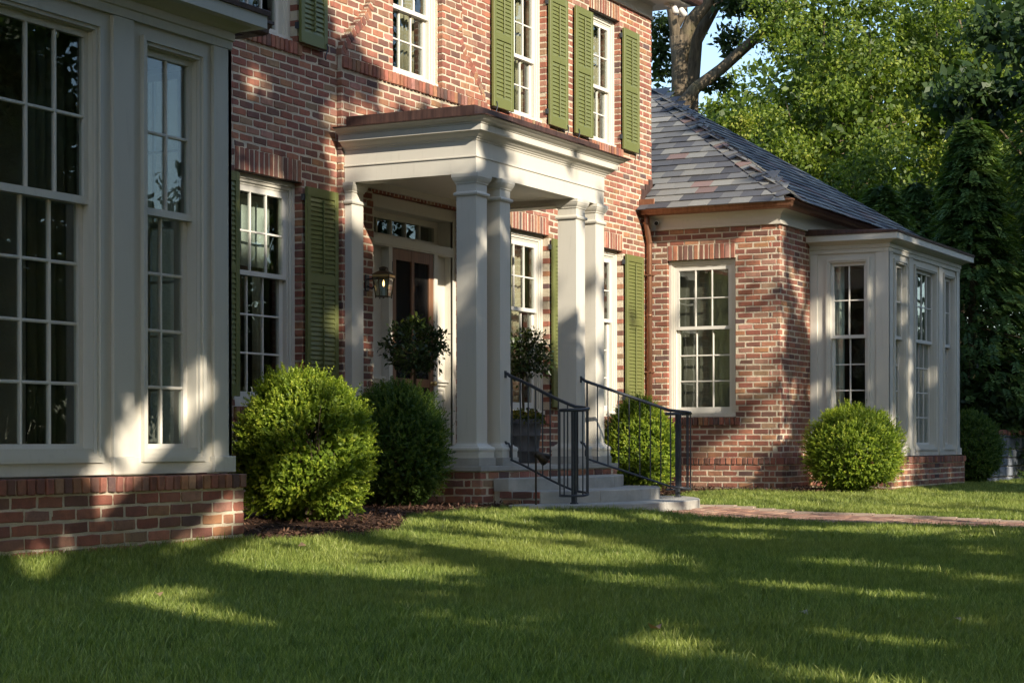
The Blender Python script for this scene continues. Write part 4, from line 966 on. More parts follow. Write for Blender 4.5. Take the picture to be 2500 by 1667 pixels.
# ------------------------------------------------------------------ small fixtures
cm = empty('security_camera', (XW - 0.02, -0.13, 3.62), 'small white security camera under the wing eaves', 'camera')
q = MB(); q.tube([(XW - 0.012, -0.15, 3.612), (XW - 0.05, -0.16, 3.606)], 0.018, 12); q.tube([(XW - 0.045, -0.16, 3.606), (XW - 0.125, -0.19, 3.59)], 0.032, 16); unloc(q.build('body', 'white_plastic', cm, None, True))
q = MB(); q.tube([(XW - 0.12, -0.188, 3.591), (XW - 0.1285, -0.1915, 3.589)], 0.027, 16); unloc(q.build('lens', 'black_plastic', cm))
fl_ = empty('flood_light', (6.40, -0.16, 6.60), 'pair of white floodlight heads under the main soffit corner', 'light')
q = MB(); q.tube([(6.42, -0.20, 6.601), (6.42, -0.20, 6.57)], 0.05, 14); unloc(q.build('base', 'white_plastic', fl_))
for dx2, dy2 in ((-0.05, -0.10), (0.10, -0.13)):
    q = MB(); q.tube([(6.42, -0.20, 6.575), (6.42 + dx2 * .7, -0.20 + dy2 * .5, 6.55)], 0.012, 8); a = Vector((6.42 + dx2, -0.2 + dy2, 6.55)); dr = Vector((dx2 * 0.8, -0.06, -0.12)).normalized()
    q.tube([a, a + dr * 0.02, a + dr * 0.13], [0.03, 0.042, 0.048], 14); h_ = unloc(q.build('lamp_head', 'white_plastic', fl_, None, True))
pl = empty('path_light', (-1.62, -2.27, 0.05), 'bronze path light with a tilted hood beside the steps', 'light')
gx, gy = -1.62, -2.27
q = MB(); q.tube([(gx, gy, -0.02), (gx, gy, 0.545)], 0.0095, 10); unloc(q.build('stake', 'bronze', pl))
q = MB(); ax = Vector((0.35, -0.25, -0.42)).normalized(); c0 = Vector((gx + 0.02, gy - 0.01, 0.555)); q.tube([c0, c0 + ax * 0.035, c0 + ax * 0.11], [0.022, 0.034, 0.042], 16)
q.v = [tuple(v) for v in q.v]; q.tube([c0 + Vector((-0.03, 0.01, 0.0)), c0 + Vector((0.10, -0.05, -0.03))], [0.03, 0.036], 14); unloc(q.build('hood', 'bronze', pl, None, True))

# ------------------------------------------------------------------ pots and standard trees on the porch
def pot(x, y, label):
    z = 0.441; P_ = empty('clay_pot', (x, y, z), label, 'pot', 'pots beside the door')
    q = MB(); q.lathe([(0.02, 0), (0.148, 0), (0.152, 0.01), (0.163, 0.12), (0.169, 0.122), (0.170, 0.136), (0.166, 0.140), (0.180, 0.29), (0.187, 0.292), (0.188, 0.306), (0.183, 0.310), (0.193, 0.42), (0.206, 0.425), (0.210, 0.44), (0.208, 0.475), (0.198, 0.480), (0.185, 0.476), (0.182, 0.43), (0.02, 0.43)], (x, y, z), 32)
    unloc(q.build('body', 'clay_pot', P_, None, True))
    q = MB(); q.lathe([(0.01, 0.43), (0.17, 0.435), (0.181, 0.431), (0.181, 0.425), (0.01, 0.42)], (x, y, z), 24); unloc(q.build('soil', 'soil', P_))
def flowers(x, y, label):
    n = 900; a = rng.uniform(0, 2 * np.pi, n); r = 0.20 * np.sqrt(rng.uniform(0.02, 1, n)); z = 0.441 + 0.45 + rng.uniform(0, 0.13, n) * (1.15 - (r / 0.2) ** 2 * 0.7)
    C = np.stack([x + r * np.cos(a) * 1.12, y + r * np.sin(a) * 1.12, z], 1); D = rand_dirs(n) + np.array([0, 0, 0.25]); N = rand_dirs(n) + np.array([0, 0, 1.5])
    v, f = leaf_arrays(C, D, N, rng.uniform(0.025, 0.045, n), rng.uniform(0.02, 0.035, n))
    t = rng.uniform(0, 0.5, n); top = z > 0.441 + 0.51; t[top & (rng.random(n) < 0.4)] = rng.uniform(0.62, 0.7); t[top & (rng.random(n) < 0.05)] = 1.0
    o = np_mesh('potted_flowers', v, f, 'flower_leaf', t, None); tag(o, label, 'flowers', 'flowers at the feet of the standard trees'); return o
def standard_tree(x, y, label, seed):
    r_ = np.random.default_rng(seed); T = empty('standard_tree', (x, y, 0.88), label, 'tree', 'standard trees in pots'); cz = 1.62
    q = MB(); q.tube([(x, y, 0.86), (x + 0.006, y, 1.05), (x - 0.004, y + 0.004, 1.25), (x + 0.003, y, 1.42), (x, y, 1.60)], [0.016, 0.015, 0.014, 0.015, 0.01], 8)
    for i in range(16):
        d = unit(r_.normal(size=3) * np.array([1, 1, 0.7]) + np.array([0, 0, 0.2])); e = np.array([x, y, 1.50]) + d * np.array([0.24, 0.24, 0.20]); q.tube([(x, y, 1.42 + 0.01 * i), tuple(np.array([x, y, 1.47]) * 0.5 + e * 0.5), tuple(e)], [0.007, 0.005, 0.002], 5)
    unloc(q.build('trunk', 'twig_bark', T))
    nc = 150; d = unit(r_.normal(size=(nc, 3))); rad = 0.30 * r_.uniform(0.45, 1.05, nc) ** 0.6; cc = np.array([x, y, cz]) + d * rad[:, None] * np.array([1.0, 1.0, 0.82])
    k = 11; C = np.repeat(cc, k, 0) + r_.normal(size=(nc * k, 3)) * 0.035; dd = np.repeat(d, k, 0); n = len(C)
    D = dd * 0.6 + unit(r_.normal(size=(n, 3))); N = dd * 0.5 + np.array([0, 0, 1.0]) + unit(r_.normal(size=(n, 3))) * 0.7
    v, f = leaf_arrays(C, D, N, r_.uniform(0.04, 0.072, n), r_.uniform(0.022, 0.036, n), 0.15); t = r_.uniform(0, 0.62, n); t[(C[:, 2] > cz + 0.22) & (r_.random(n) < 0.4)] = 0.95
    unloc(np_mesh('crown', v, f, 'topiary_leaf', t, T))
for sg, wh in ((-1, 'in front of the door'), (1, 'in front of the far window')):
    pot(sg * 1.16 + (0.02 if sg > 0 else 0), -0.70, 'grey ribbed clay pot ' + wh + ' on the porch'); flowers(sg * 1.16 + (0.02 if sg > 0 else 0), -0.70, 'yellow and green bedding flowers in the grey pot ' + wh)
    standard_tree(sg * 1.165, -0.70, 'round-headed potted tree on a bare stem ' + wh, 5 + sg)

# ------------------------------------------------------------------ ground, path, mulch
def mulch_edge(x):                              # y of the bed's street edge, left of the steps
    pts = [(-7.5, -2.95), (-6.9, -3.12), (-6.2, -3.20), (-5.4, -3.05), (-4.6, -2.62), (-3.6, -2.05), (-2.8, -1.92), (-2.0, -1.98), (-1.3, -2.1)]
    for (a, ya_), (b, yb_) in zip(pts, pts[1:]):
        if a <= x <= b: return ya_ + (yb_ - ya_) * (x - a) / (b - a)
    return None
def in_mulch(x, y):
    e = mulch_edge(x)
    if e is not None and y > e: return True
    if 1.4 < x < 6.2 and y > -1.75 - 0.25 * math.sin(x): return True
    if 5.35 < x < 7.3 and y > -3.0 and y > -3.0 + 0.9 * abs(x - 6.2) ** 2: return True
    return False
PX = 1.10
ys = sorted(set([-60, -40, -30, -20, -15] + list(np.arange(-12, 0.6, 0.25)) + [2, 5, 12, 30, 60, 110])); xs = sorted(set([-120, -60, -40, -25] + list(np.arange(-20, 20.1, 0.5)) + [25, 32, 45, 70, 120]))
vv = np.array([(x, y, gz(x, y) - 0.012 - (0.05 if abs(x) < PX and y < -2.6 else 0)) for y in ys for x in xs]); nx_ = len(xs)
ff = np.array([(j * nx_ + i, j * nx_ + i + 1, (j + 1) * nx_ + i + 1, (j + 1) * nx_ + i) for j in range(len(ys) - 1) for i in range(nx_ - 1)])
gnd = np_mesh('lawn', vv, ff, 'soil', None, None, 'structure', True)
# mulch bed sheet
mb_ = MB()
for x in np.arange(-7.3, -1.3, 0.1):
    y0_, y1_ = mulch_edge(x), mulch_edge(x + 0.1)
    if y0_ is None or y1_ is None: continue
    for k in range(8):
        f0, f1 = k / 8, (k + 1) / 8; Y = lambda e_, f_: e_ + (0.1 - e_) * f_
        H = lambda xx, yy: gz(xx, yy) + 0.004 + 0.016 * noise.noise(Vector((xx * 9, yy * 9, 0))) + 0.03 * min(1, (yy - mulch_edge(min(xx, -1.31))) * 2)
        q4 = [(x, Y(y0_, f0)), (x + 0.1, Y(y1_, f0)), (x + 0.1, Y(y1_, f1)), (x, Y(y0_, f1))]; mb_.add([(a, b, H(a, b)) for a, b in q4], [(0, 1, 2, 3)])
for x in np.arange(1.4, 7.2, 0.1):
    for y in np.arange(-3.1, 0.0, 0.1):
        if in_mulch(x + 0.05, y + 0.05): mb_.add([(a, b, gz(a, b) + 0.006 + 0.014 * noise.noise(Vector((a * 9, b * 9, 0)))) for a, b in ((x, y), (x + 0.1, y), (x + 0.1, y + 0.1), (x, y + 0.1))], [(0, 1, 2, 3)])
mo = mb_.build('mulch_bed', 'mulch_bed', None, 'structure', True)
n = 26000; px_ = np.concatenate([rng.uniform(-7.3, -1.3, n), rng.uniform(1.4, 7.2, n // 3)]); py_ = np.concatenate([rng.uniform(-3.3, -0.2, n), rng.uniform(-3.1, -0.1, n // 3)])
ok = np.array([in_mulch(a, b) for a, b in zip(px_, py_)]); px_, py_ = px_[ok], py_[ok]
C = np.stack([px_, py_, [gz(a, b) + 0.022 for a, b in zip(px_, py_)]], 1); C[:, 2] += rng.uniform(-0.01, 0.02, len(C)); n = len(C)
D = rand_dirs(n) * np.array([1, 1, 0.35]); v, f = leaf_arrays(C, D, rand_dirs(n) * 0.5 + np.array([0, 0, 1.0]), rng.uniform(0.02, 0.065, n), rng.uniform(0.008, 0.02, n), 0.1)
np_mesh('mulch_chips', v, f, 'mulch_chip', rng.random(n), mo, 'stuff')
# brick path running out from the steps, with a pale edging
pb = MB(); y = -3.0; r = 0
PC = [(0.26, 0.13, 0.09), (0.33, 0.18, 0.12), (0.22, 0.11, 0.08), (0.38, 0.24, 0.17)]
pm = MB(); 
for k in range(40): ya_, yb_ = -2.4 - k * 0.5, -2.4 - (k + 1) * 0.5; pm.add([(-PX, yb_, gz(0, yb_) - 0.022), (PX, yb_, gz(0, yb_) - 0.022), (PX, ya_, gz(0, ya_) - 0.022), (-PX, ya_, gz(0, ya_) - 0.022)], [(0, 1, 2, 3)])
path_o = pm.build('brick_path', 'mortar', None, 'structure')
while y > -16:
    x = -PX + 0.11 - (0.105 if r & 1 else 0)
    while x < PX - 0.12:
        a, b = max(x, -PX + 0.105), min(x + 0.208, PX - 0.105); z = gz(0, y) - 0.016 + random.uniform(-0.002, 0.004); t_ = random.choice(PC)
        if b - a > 0.03: pb.box(a + 0.003, b - 0.003, y - 0.098, y - 0.003, z - 0.02, z, None, t_)
        x += 0.208
    y -= 0.101; r += 1
y = -2.6
while y > -16:
    for s_ in (-1, 1):
        z = gz(0, y) + 0.002 + random.uniform(-0.003, 0.003); pb.box(s_ * (PX - 0.05) - 0.05, s_ * (PX - 0.05) + 0.05, y - 0.205, y - 0.004, z - 0.05, z, None, (0.42, 0.34, 0.27))
    y -= 0.209
pb.build('pavers', 'paver', path_o, 'stuff')

# ------------------------------------------------------------------ boxwoods
def boxwood(x, y, z, R, H, label, mat='boxwood_leaf', seed=1, shoots=2600, hole=None, leaf=0.021):
    r_ = np.random.default_rng(seed); B = empty('boxwood', (x, y, z), label, 'shrub', 'clipped boxwoods along the house')
    def rad(d):                                 # lumpy ball, flatter below
        k = 1 + 0.10 * np.array([noise.noise(Vector(p * 1.7 + seed)) for p in d]) + 0.085 * np.array([noise.noise(Vector(p * 4.7 + seed * 3)) for p in d])
        return k
    n = shoots; d = unit(r_.normal(size=(n, 3))); d[:, 2] = np.where(d[:, 2] < -0.75, -d[:, 2], d[:, 2]); k = rad(d)
    hz = H * 0.52; base = np.array([x, y, z + hz * 0.93])
    def surf(d, k, s=1.0):
        p = d * k[:, None] * s; q_ = np.stack([p[:, 0] * R, p[:, 1] * R, p[:, 2] * hz], 1)
        low = np.clip(-d[:, 2], 0, 1)[:, None]; q_[:, :2] *= (1 + 0.10 * low); return base + q_
    P = surf(d, k, 1.0) - d * r_.uniform(0.0, 0.10, n)[:, None]
    nrm = unit(d / np.array([R, R, hz]) ** 1)
    if hole is not None:
        hc, hr = np.array(hole[0]), hole[1]; keep = np.linalg.norm((P - hc) / np.array([1, 1, 1.25]), axis=1) > hr * r_.uniform(0.8, 1.12, n); P, nrm, d = P[keep], nrm[keep], d[keep]
    n = len(P); ax_ = unit(nrm + np.array([0, 0, 0.45]) + r_.normal(size=(n, 3)) * 0.35); L_ = r_.uniform(0.045, 0.095, n) * (0.8 + R * 0.4) * np.where(r_.random(n) < 0.06, 1.7, 1.0)
    Cs, Ds, Ns, Ts = [], [], [], []
    light = r_.uniform(0.15, 0.75, n) + 0.12 * np.array([noise.noise(Vector(p * 3.5)) for p in P])
    for j in range(7):
        f = (j + 0.4) / 7; a = r_.uniform(0, 2 * np.pi, n) ; u_ = unit(np.cross(ax_, r_.normal(size=(n, 3)))); v_ = np.cross(ax_, u_)
        side = u_ * np.cos(a)[:, None] + v_ * np.sin(a)[:, None]
        for sgn in (1, -1):
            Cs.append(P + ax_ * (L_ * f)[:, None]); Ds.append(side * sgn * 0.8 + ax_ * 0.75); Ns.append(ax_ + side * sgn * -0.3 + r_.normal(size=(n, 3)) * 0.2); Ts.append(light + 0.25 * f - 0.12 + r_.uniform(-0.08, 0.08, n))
    C, D, N, T = np.concatenate(Cs), np.concatenate(Ds), np.concatenate(Ns), np.concatenate(Ts); m_ = len(C)
    v, f = leaf_arrays(C, D, N, leaf * r_.uniform(0.75, 1.25, m_), leaf * 0.55 * r_.uniform(0.8, 1.2, m_), 0.2)
    unloc(np_mesh('foliage', v, f, mat, np.clip(T, 0, 1), B))
    # inner leaves, tinted darker for shaded depth, so that the ball is not hollow
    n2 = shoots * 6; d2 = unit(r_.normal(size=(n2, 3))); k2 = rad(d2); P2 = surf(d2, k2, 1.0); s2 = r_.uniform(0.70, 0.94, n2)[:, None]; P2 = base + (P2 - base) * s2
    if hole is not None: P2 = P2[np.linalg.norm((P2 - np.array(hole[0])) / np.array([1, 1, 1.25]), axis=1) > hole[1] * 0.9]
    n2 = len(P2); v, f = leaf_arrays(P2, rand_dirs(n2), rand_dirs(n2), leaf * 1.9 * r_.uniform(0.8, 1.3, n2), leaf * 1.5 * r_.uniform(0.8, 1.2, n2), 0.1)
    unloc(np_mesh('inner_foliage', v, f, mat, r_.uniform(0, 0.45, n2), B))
    q = MB(); 
    for i in range(34):
        dd = unit(r_.normal(size=3) * np.array([1, 1, 0.5]) + np.array([0, 0, 0.75])); e = base + dd * np.array([R, R, hz]) * r_.uniform(0.7, 0.9); s0 = np.array([x + r_.uniform(-.06, .06), y + r_.uniform(-.06, .06), z]); mdl = s0 * 0.45 + e * 0.55 + r_.normal(size=3) * 0.05 - np.array([0, 0, 0.08])
        q.tube([tuple(s0), tuple(mdl), tuple(e)], [0.016, 0.010, 0.004], 6)
    if hole is not None:
        for i in range(40):
            e = np.array(hole[0]) + r_.normal(size=3) * hole[1] * 0.5 - (np.array(hole[0]) - base) * 0.42; s0 = np.array([hole[0][0] + r_.uniform(-.1, .1) - (hole[0][0] - base[0]) * 0.5, hole[0][1] - (hole[0][1] - base[1]) * 0.5, z + 0.1]); q.tube([tuple(s0), tuple((s0 + e) / 2 + r_.normal(size=3) * 0.03), tuple(e)], [0.010, 0.006, 0.002], 5)
    unloc(q.build('stems', 'twig_bark', B))
cdir = unit(np.array([CAM.x + 5.25, CAM.y + 2.12, 0.0]))
b1 = np.array([-5.25, -2.12, 0.03])
boxwood(-5.25, -2.12, 0.03, 0.53, 1.18, 'large boxwood with a bare twiggy gap, beside the brick plinth of the bay', 'boxwood_leaf', 3, 3000, (tuple(b1 + cdir * 0.50 + np.array([-0.14 * cdir[1] * -1, 0.14 * cdir[0] * -1, 0]) * -1 * 0.9 + np.array([0, 0, 0.72])), 0.17), 0.021)
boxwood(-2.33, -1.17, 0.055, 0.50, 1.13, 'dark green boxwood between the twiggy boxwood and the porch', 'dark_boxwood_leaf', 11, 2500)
boxwood(3.12, -1.22, 0.05, 0.43, 1.10, 'bright boxwood seen through the bars of the stair railing', 'boxwood_leaf', 17, 2300)
boxwood(6.12, -2.88, 0.03, 0.615, 1.07, 'domed boxwood on the lawn in front of the far bay', 'boxwood_leaf', 23, 2700)
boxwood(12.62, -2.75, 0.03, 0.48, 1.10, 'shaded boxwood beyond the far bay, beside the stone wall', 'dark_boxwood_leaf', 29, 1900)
# ------------------------------------------------------------------ garden wall beyond the far bay
GW = empty('garden_wall', (15.5, -2.9, 0.0), 'low grey stone wall with a brick cap, beyond the shaded boxwood', 'wall')
q = MB(); q.box(13.2, 19.0, -2.86, -2.55, -0.1, 0.78); unloc(q.build('core', 'mortar', GW))
r_ = random.Random(4); z = -0.05
while z < 0.76:
    h = min(r_.choice([0.14, 0.17, 0.2]), 0.785 - z); x = 13.15
    while x < 19.0:
        wd = r_.uniform(0.25, 0.5); q = MB(); q.bev(x + 0.006, x + wd - 0.006, -2.895 + r_.uniform(-0.012, 0.012), -2.6, z + 0.006, z + h - 0.006, 0.016); unloc(q.build('stone', 'field_stone', GW)); x += wd
    z += h
x = 13.15
while x < 19.0:
    q = MB(); q.add(*brick_geo(Vector((x + 0.04, -2.90, 0.825)), Vector((1, 0, 0)), Vector((0, 0, 1)), Vector((0, -1, 0)), 0.068, 0.085, 0.34, False), brick_tint()); unloc(q.build('brick', 'brick', GW)); x += 0.08

# ------------------------------------------------------------------ trees
def crown_leaves(blobs, size, seed, per=46, dens=1.0, droop=0.25, spread=0.34, tb=0.0, flat=1.1, keep=None):
    """leaf clumps through the volume of each blob (centre, radii, clump count)"""
    r_ = np.random.default_rng(seed); Cs, Ts, Ds, Ns = [], [], [], []
    for c, rr, nc in blobs:
        ns = max(4, nc // 11); d = unit(r_.normal(size=(ns, 3))); s = r_.uniform(0.1, 1.0, ns) ** 0.5; sub = np.array(c) + d * s[:, None] * np.array(rr)
        k = r_.integers(0, ns, nc); sr = 0.42 * min(min(rr), 1.6) * r_.uniform(0.7, 1.25, ns)
        e = unit(r_.normal(size=(nc, 3)) + np.array([-0.25, -0.5, 0.45])); cc = sub[k] + e * (sr[k] * r_.uniform(0.55, 1.05, nc))[:, None] * np.array([1.15, 1.15, 0.75])
        if keep is not None: cc = cc[keep(cc)]
        nc = len(cc)
        if not nc: continue
        cl = r_.uniform(0, 1, nc); sp = spread * r_.uniform(0.6, 1.3, nc)
        C = np.repeat(cc, per, 0) + r_.normal(size=(nc * per, 3)) * np.repeat(sp, per)[:, None] * np.array([0.62, 0.62, 0.40])
        m_ = len(C); Cs.append(C); Ts.append(np.clip(0.10 + 0.50 * np.repeat(cl, per) + r_.normal(size=m_) * 0.15 + tb, 0, 1))
        Ds.append(unit(r_.normal(size=(m_, 3))) + np.array([0, 0, -droop])); Ns.append(unit(r_.normal(size=(m_, 3))) * flat + np.array([-0.25, -0.55, 0.55]))
    sz = [np.ones(len(c)) for c in Cs]
    for c, rr, nc in blobs:                     # larger leaves deep inside, tinted dark to read as shadowed crown interior
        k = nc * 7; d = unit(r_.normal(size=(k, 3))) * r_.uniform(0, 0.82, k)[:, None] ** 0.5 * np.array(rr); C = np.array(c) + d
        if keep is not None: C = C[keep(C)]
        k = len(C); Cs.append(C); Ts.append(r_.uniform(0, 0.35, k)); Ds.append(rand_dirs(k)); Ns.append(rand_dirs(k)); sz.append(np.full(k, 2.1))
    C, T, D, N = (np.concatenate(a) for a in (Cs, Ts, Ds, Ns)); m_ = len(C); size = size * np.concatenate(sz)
    v, f = leaf_arrays(C, D, N, size * r_.uniform(0.7, 1.35, m_), size * 0.62 * r_.uniform(0.75, 1.25, m_), 0.15)
    return v, f, T
def tree(name, label, base, trunks, blobs, size, mat, seed, per=46, tb=0.0, group='trees behind the house', spread=0.34, bark='bark', limbs=True, keep=None, cat='tree', droop=0.25):
    T_ = empty(name, base, label, cat, group); r_ = np.random.default_rng(seed + 100); q = MB()
    for pts, rad in trunks: q.tube(pts, rad, 12)
    if limbs:
        top = np.array(trunks[0][0][-1])
        for c, rr, nc in blobs:
            for k in range(max(2, min(9, nc // 12))):
                e = np.array(c) + unit(r_.normal(size=3)) * np.array(rr) * r_.uniform(0.3, 0.85); s0 = np.array(trunks[0][0][max(1, len(trunks[0][0]) - 1 - r_.integers(0, 2))]); mdl = (s0 * 0.5 + e * 0.5) + r_.normal(size=3) * 0.15 * np.linalg.norm(e - s0) * 0.4
                q.tube([tuple(s0), tuple(mdl), tuple(e)], [0.07, 0.045, 0.012], 6)
    unloc(q.build('trunk', bark, T_, None, True))
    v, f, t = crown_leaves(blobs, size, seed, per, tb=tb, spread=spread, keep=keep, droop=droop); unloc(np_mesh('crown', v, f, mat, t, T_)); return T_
# the big forked tree right behind the wing roof
trunks = [([(28.86, 9.0, 0.0), (28.88, 9.0, 5.0), (28.86, 8.99, 8.71), (28.86, 8.98, 9.73), (28.86, 8.97, 10.64), (28.84, 9.01, 11.28)], [0.34, 0.27, 0.235, 0.215, 0.21, 0.235]),
          ([(28.85, 9.0, 10.7), (28.80, 9.08, 11.5), (28.77, 9.15, 11.93), (28.71, 9.27, 12.68), (28.6, 9.5, 14.4)], [0.17, 0.145, 0.13, 0.12, 0.09]),
          ([(28.87, 8.96, 10.6), (28.92, 8.85, 11.3), (29.02, 8.68, 11.71), (29.21, 8.32, 12.19), (29.5, 7.8, 13.6)], [0.20, 0.19, 0.18, 0.17, 0.12]),
          ([(28.82, 9.06, 11.5), (28.95, 8.9, 11.9), (29.0, 8.95, 12.6)], [0.10, 0.12, 0.11]),
          ([(28.0, 8.7, 8.6), (27.96, 8.53, 9.28), (28.13, 8.21, 9.76), (28.43, 7.65, 10.23), (28.67, 7.18, 10.7), (28.92, 6.72, 11.17), (29.11, 6.34, 11.59), (29.28, 6.02, 12.06), (29.5, 5.5, 13.2)], [0.25, 0.20, 0.155, 0.145, 0.135, 0.13, 0.125, 0.12, 0.09]),
          ([(28.86, 9.0, 7.6), (28.3, 8.8, 8.6)], [0.24, 0.22]),
          ([(29.9, 9.15, 0.0), (29.91, 9.13, 8.87), (29.94, 9.08, 10.07), (29.99, 8.98, 11.39), (30.15, 8.67, 12.04), (30.26, 8.46, 12.48), (30.6, 7.9, 13.8)], [0.30, 0.22, 0.20, 0.19, 0.175, 0.17, 0.12])]
tree('oak_tree', 'tall forked tree with bare limbs against the sky, behind the wing roof', (28.86, 9.0, 0), trunks,
     [((30.4, 10.2, 11.3), (0.55, 0.55, 1.0), 34), ((28.7, 9.55, 9.6), (0.5, 0.5, 0.6), 16), ((29.6, 7.6, 12.1), (0.95, 0.9, 0.42), 26), ((29.5, 7.85, 11.15), (0.38, 0.42, 0.42), 12), ((29.2, 6.9, 11.9), (0.7, 0.6, 0.4), 14), ((29.2, 7.0, 13.2), (2.2, 2.2, 0.8), 60), ((28.75, 7.9, 9.9), (0.35, 0.35, 0.3), 7)],
     0.11, 'oak_leaf', 41, 34, 0.05, spread=0.26, limbs=False)
tree('leafy_tree', 'sunlit leafy tree filling the middle of the woods behind the roof', (27.0, 4.0, 0), [([(27, 4.0, 0), (27.1, 4.1, 4), (26.9, 4.0, 8)], [0.25, 0.2, 0.12])],
     [((26.9, 4.0, 8.4), (2.2, 2.1, 2.5), 260), ((28.6, 5.0, 11.2), (1.9, 1.8, 1.5), 150), ((26.0, 5.2, 6.6), (1.4, 1.4, 1.4), 80)], 0.105, 'tree_leaf', 42, 50, 0.12)
tree('leafy_tree', 'sunlit tree just above the slope of the slate roof', (24.8, 5.6, 0), [([(24.8, 5.6, 0), (24.9, 5.5, 5.5)], [0.2, 0.1])],
     [((25.0, 5.5, 6.9), (1.6, 1.5, 1.7), 190), ((23.4, 5.2, 6.0), (1.0, 1.0, 0.9), 50)], 0.10, 'tree_leaf', 43, 50, 0.1)
tree('leafy_tree', 'tree low behind the far end of the slate roof', (23.5, 1.9, 0), [([(23.5, 1.9, 0), (23.5, 1.9, 4.5)], [0.16, 0.08])],
     [((23.5, 1.9, 5.4), (1.6, 1.5, 1.8), 190)], 0.10, 'tree_leaf', 44, 48, 0.0)
tree('leafy_tree', 'tall sunlit tree at the top corner of the woods', (30.3, 2.0, 0), [([(30.3, 2, 0), (30.3, 2, 8.5)], [0.25, 0.12])],
     [((30.2, 2.1, 10.1), (2.4, 2.3, 2.7), 270), ((32.5, 0.3, 9.0), (2.2, 2.2, 3.2), 190), ((28.5, 0.8, 7.2), (1.6, 1.6, 1.8), 110)], 0.11, 'tree_leaf', 45, 50, 0.08)
tree('yellow_shrub', 'small yellow-green tree peeping over the slate roof beside the big trunk', (18.4, 3.7, 0), [([(18.4, 3.7, 0), (18.3, 3.6, 6.3)], [0.09, 0.04])],
     [((18.2, 3.55, 6.95), (0.5, 0.5, 0.38), 40)], 0.07, 'tree_leaf', 46, 40, 0.45, spread=0.2)
tree('far_tree', 'distant tree glimpsed through gaps in the sunlit crowns', (54.0, 14.0, 0), [([(54, 14, 0), (54, 14, 9)], [0.4, 0.2])],
     [((54.5, 13.8, 8.0), (6.5, 6.5, 5.5), 420), ((58, 6.0, 8.5), (6, 6, 6), 300)], 0.24, 'oak_leaf', 47, 40, 0.1, spread=0.7)
tree('far_tree', 'distant tree low behind the forked trunk', (48.0, 15.5, 0), [([(48, 15.5, 0), (48, 15.5, 9)], [0.4, 0.2])],
     [((48.2, 15.1, 8.2), (3.6, 3.6, 2.9), 200), ((47.5, 18.5, 7.8), (2.5, 2.5, 2.5), 70)], 0.20, 'oak_leaf', 48, 40, 0.1, spread=0.6)
for i, (c, rr, wh) in enumerate((((38.0, 9.2, 9.9), (3.0, 3.0, 2.7), 'in the second rank of the woods, left of centre'), ((39.2, 5.4, 12.1), (3.3, 3.3, 3.2), 'in the second rank of the woods, at the top'), ((37.6, 1.1, 11.0), (3.2, 3.2, 3.4), 'in the second rank of the woods, toward the corner'),
                              ((31.6, -1.2, 6.8), (2.6, 2.6, 3.0), 'at the edge of the picture behind the evergreens'), ((40.6, 11.6, 9.2), (2.4, 2.4, 1.9), 'low in the second rank, by the forked trunk'), ((32.0, 2.4, 7.3), (2.6, 2.6, 2.6), 'low in the second rank, above the end of the slate roof'))):
    tree('leafy_tree', 'leafy tree ' + wh, (c[0], c[1], 0), [([(c[0], c[1], 0), (c[0], c[1], c[2] - 1)], [0.25, 0.1])], [(c, rr, 230)], 0.15, 'tree_leaf' if i != 3 else 'oak_leaf', 140 + i, 46, -0.02, spread=0.42)
tree('maple_tree', 'shaded maple with broad leaves hanging in front of the evergreens', (21.5, -4.0, 0), [([(21.5, -4.0, 0), (21.3, -3.8, 4), (20.5, -3.2, 7.5)], [0.2, 0.16, 0.09])],
     [((18.0, -1.55, 7.0), (1.1, 1.0, 0.75), 46), ((19.6, -2.3, 8.6), (1.3, 1.3, 1.0), 60), ((19.8, -2.9, 6.2), (1.0, 1.0, 0.9), 32)], 0.15, 'maple_leaf', 49, 30, 0.0, spread=0.3)
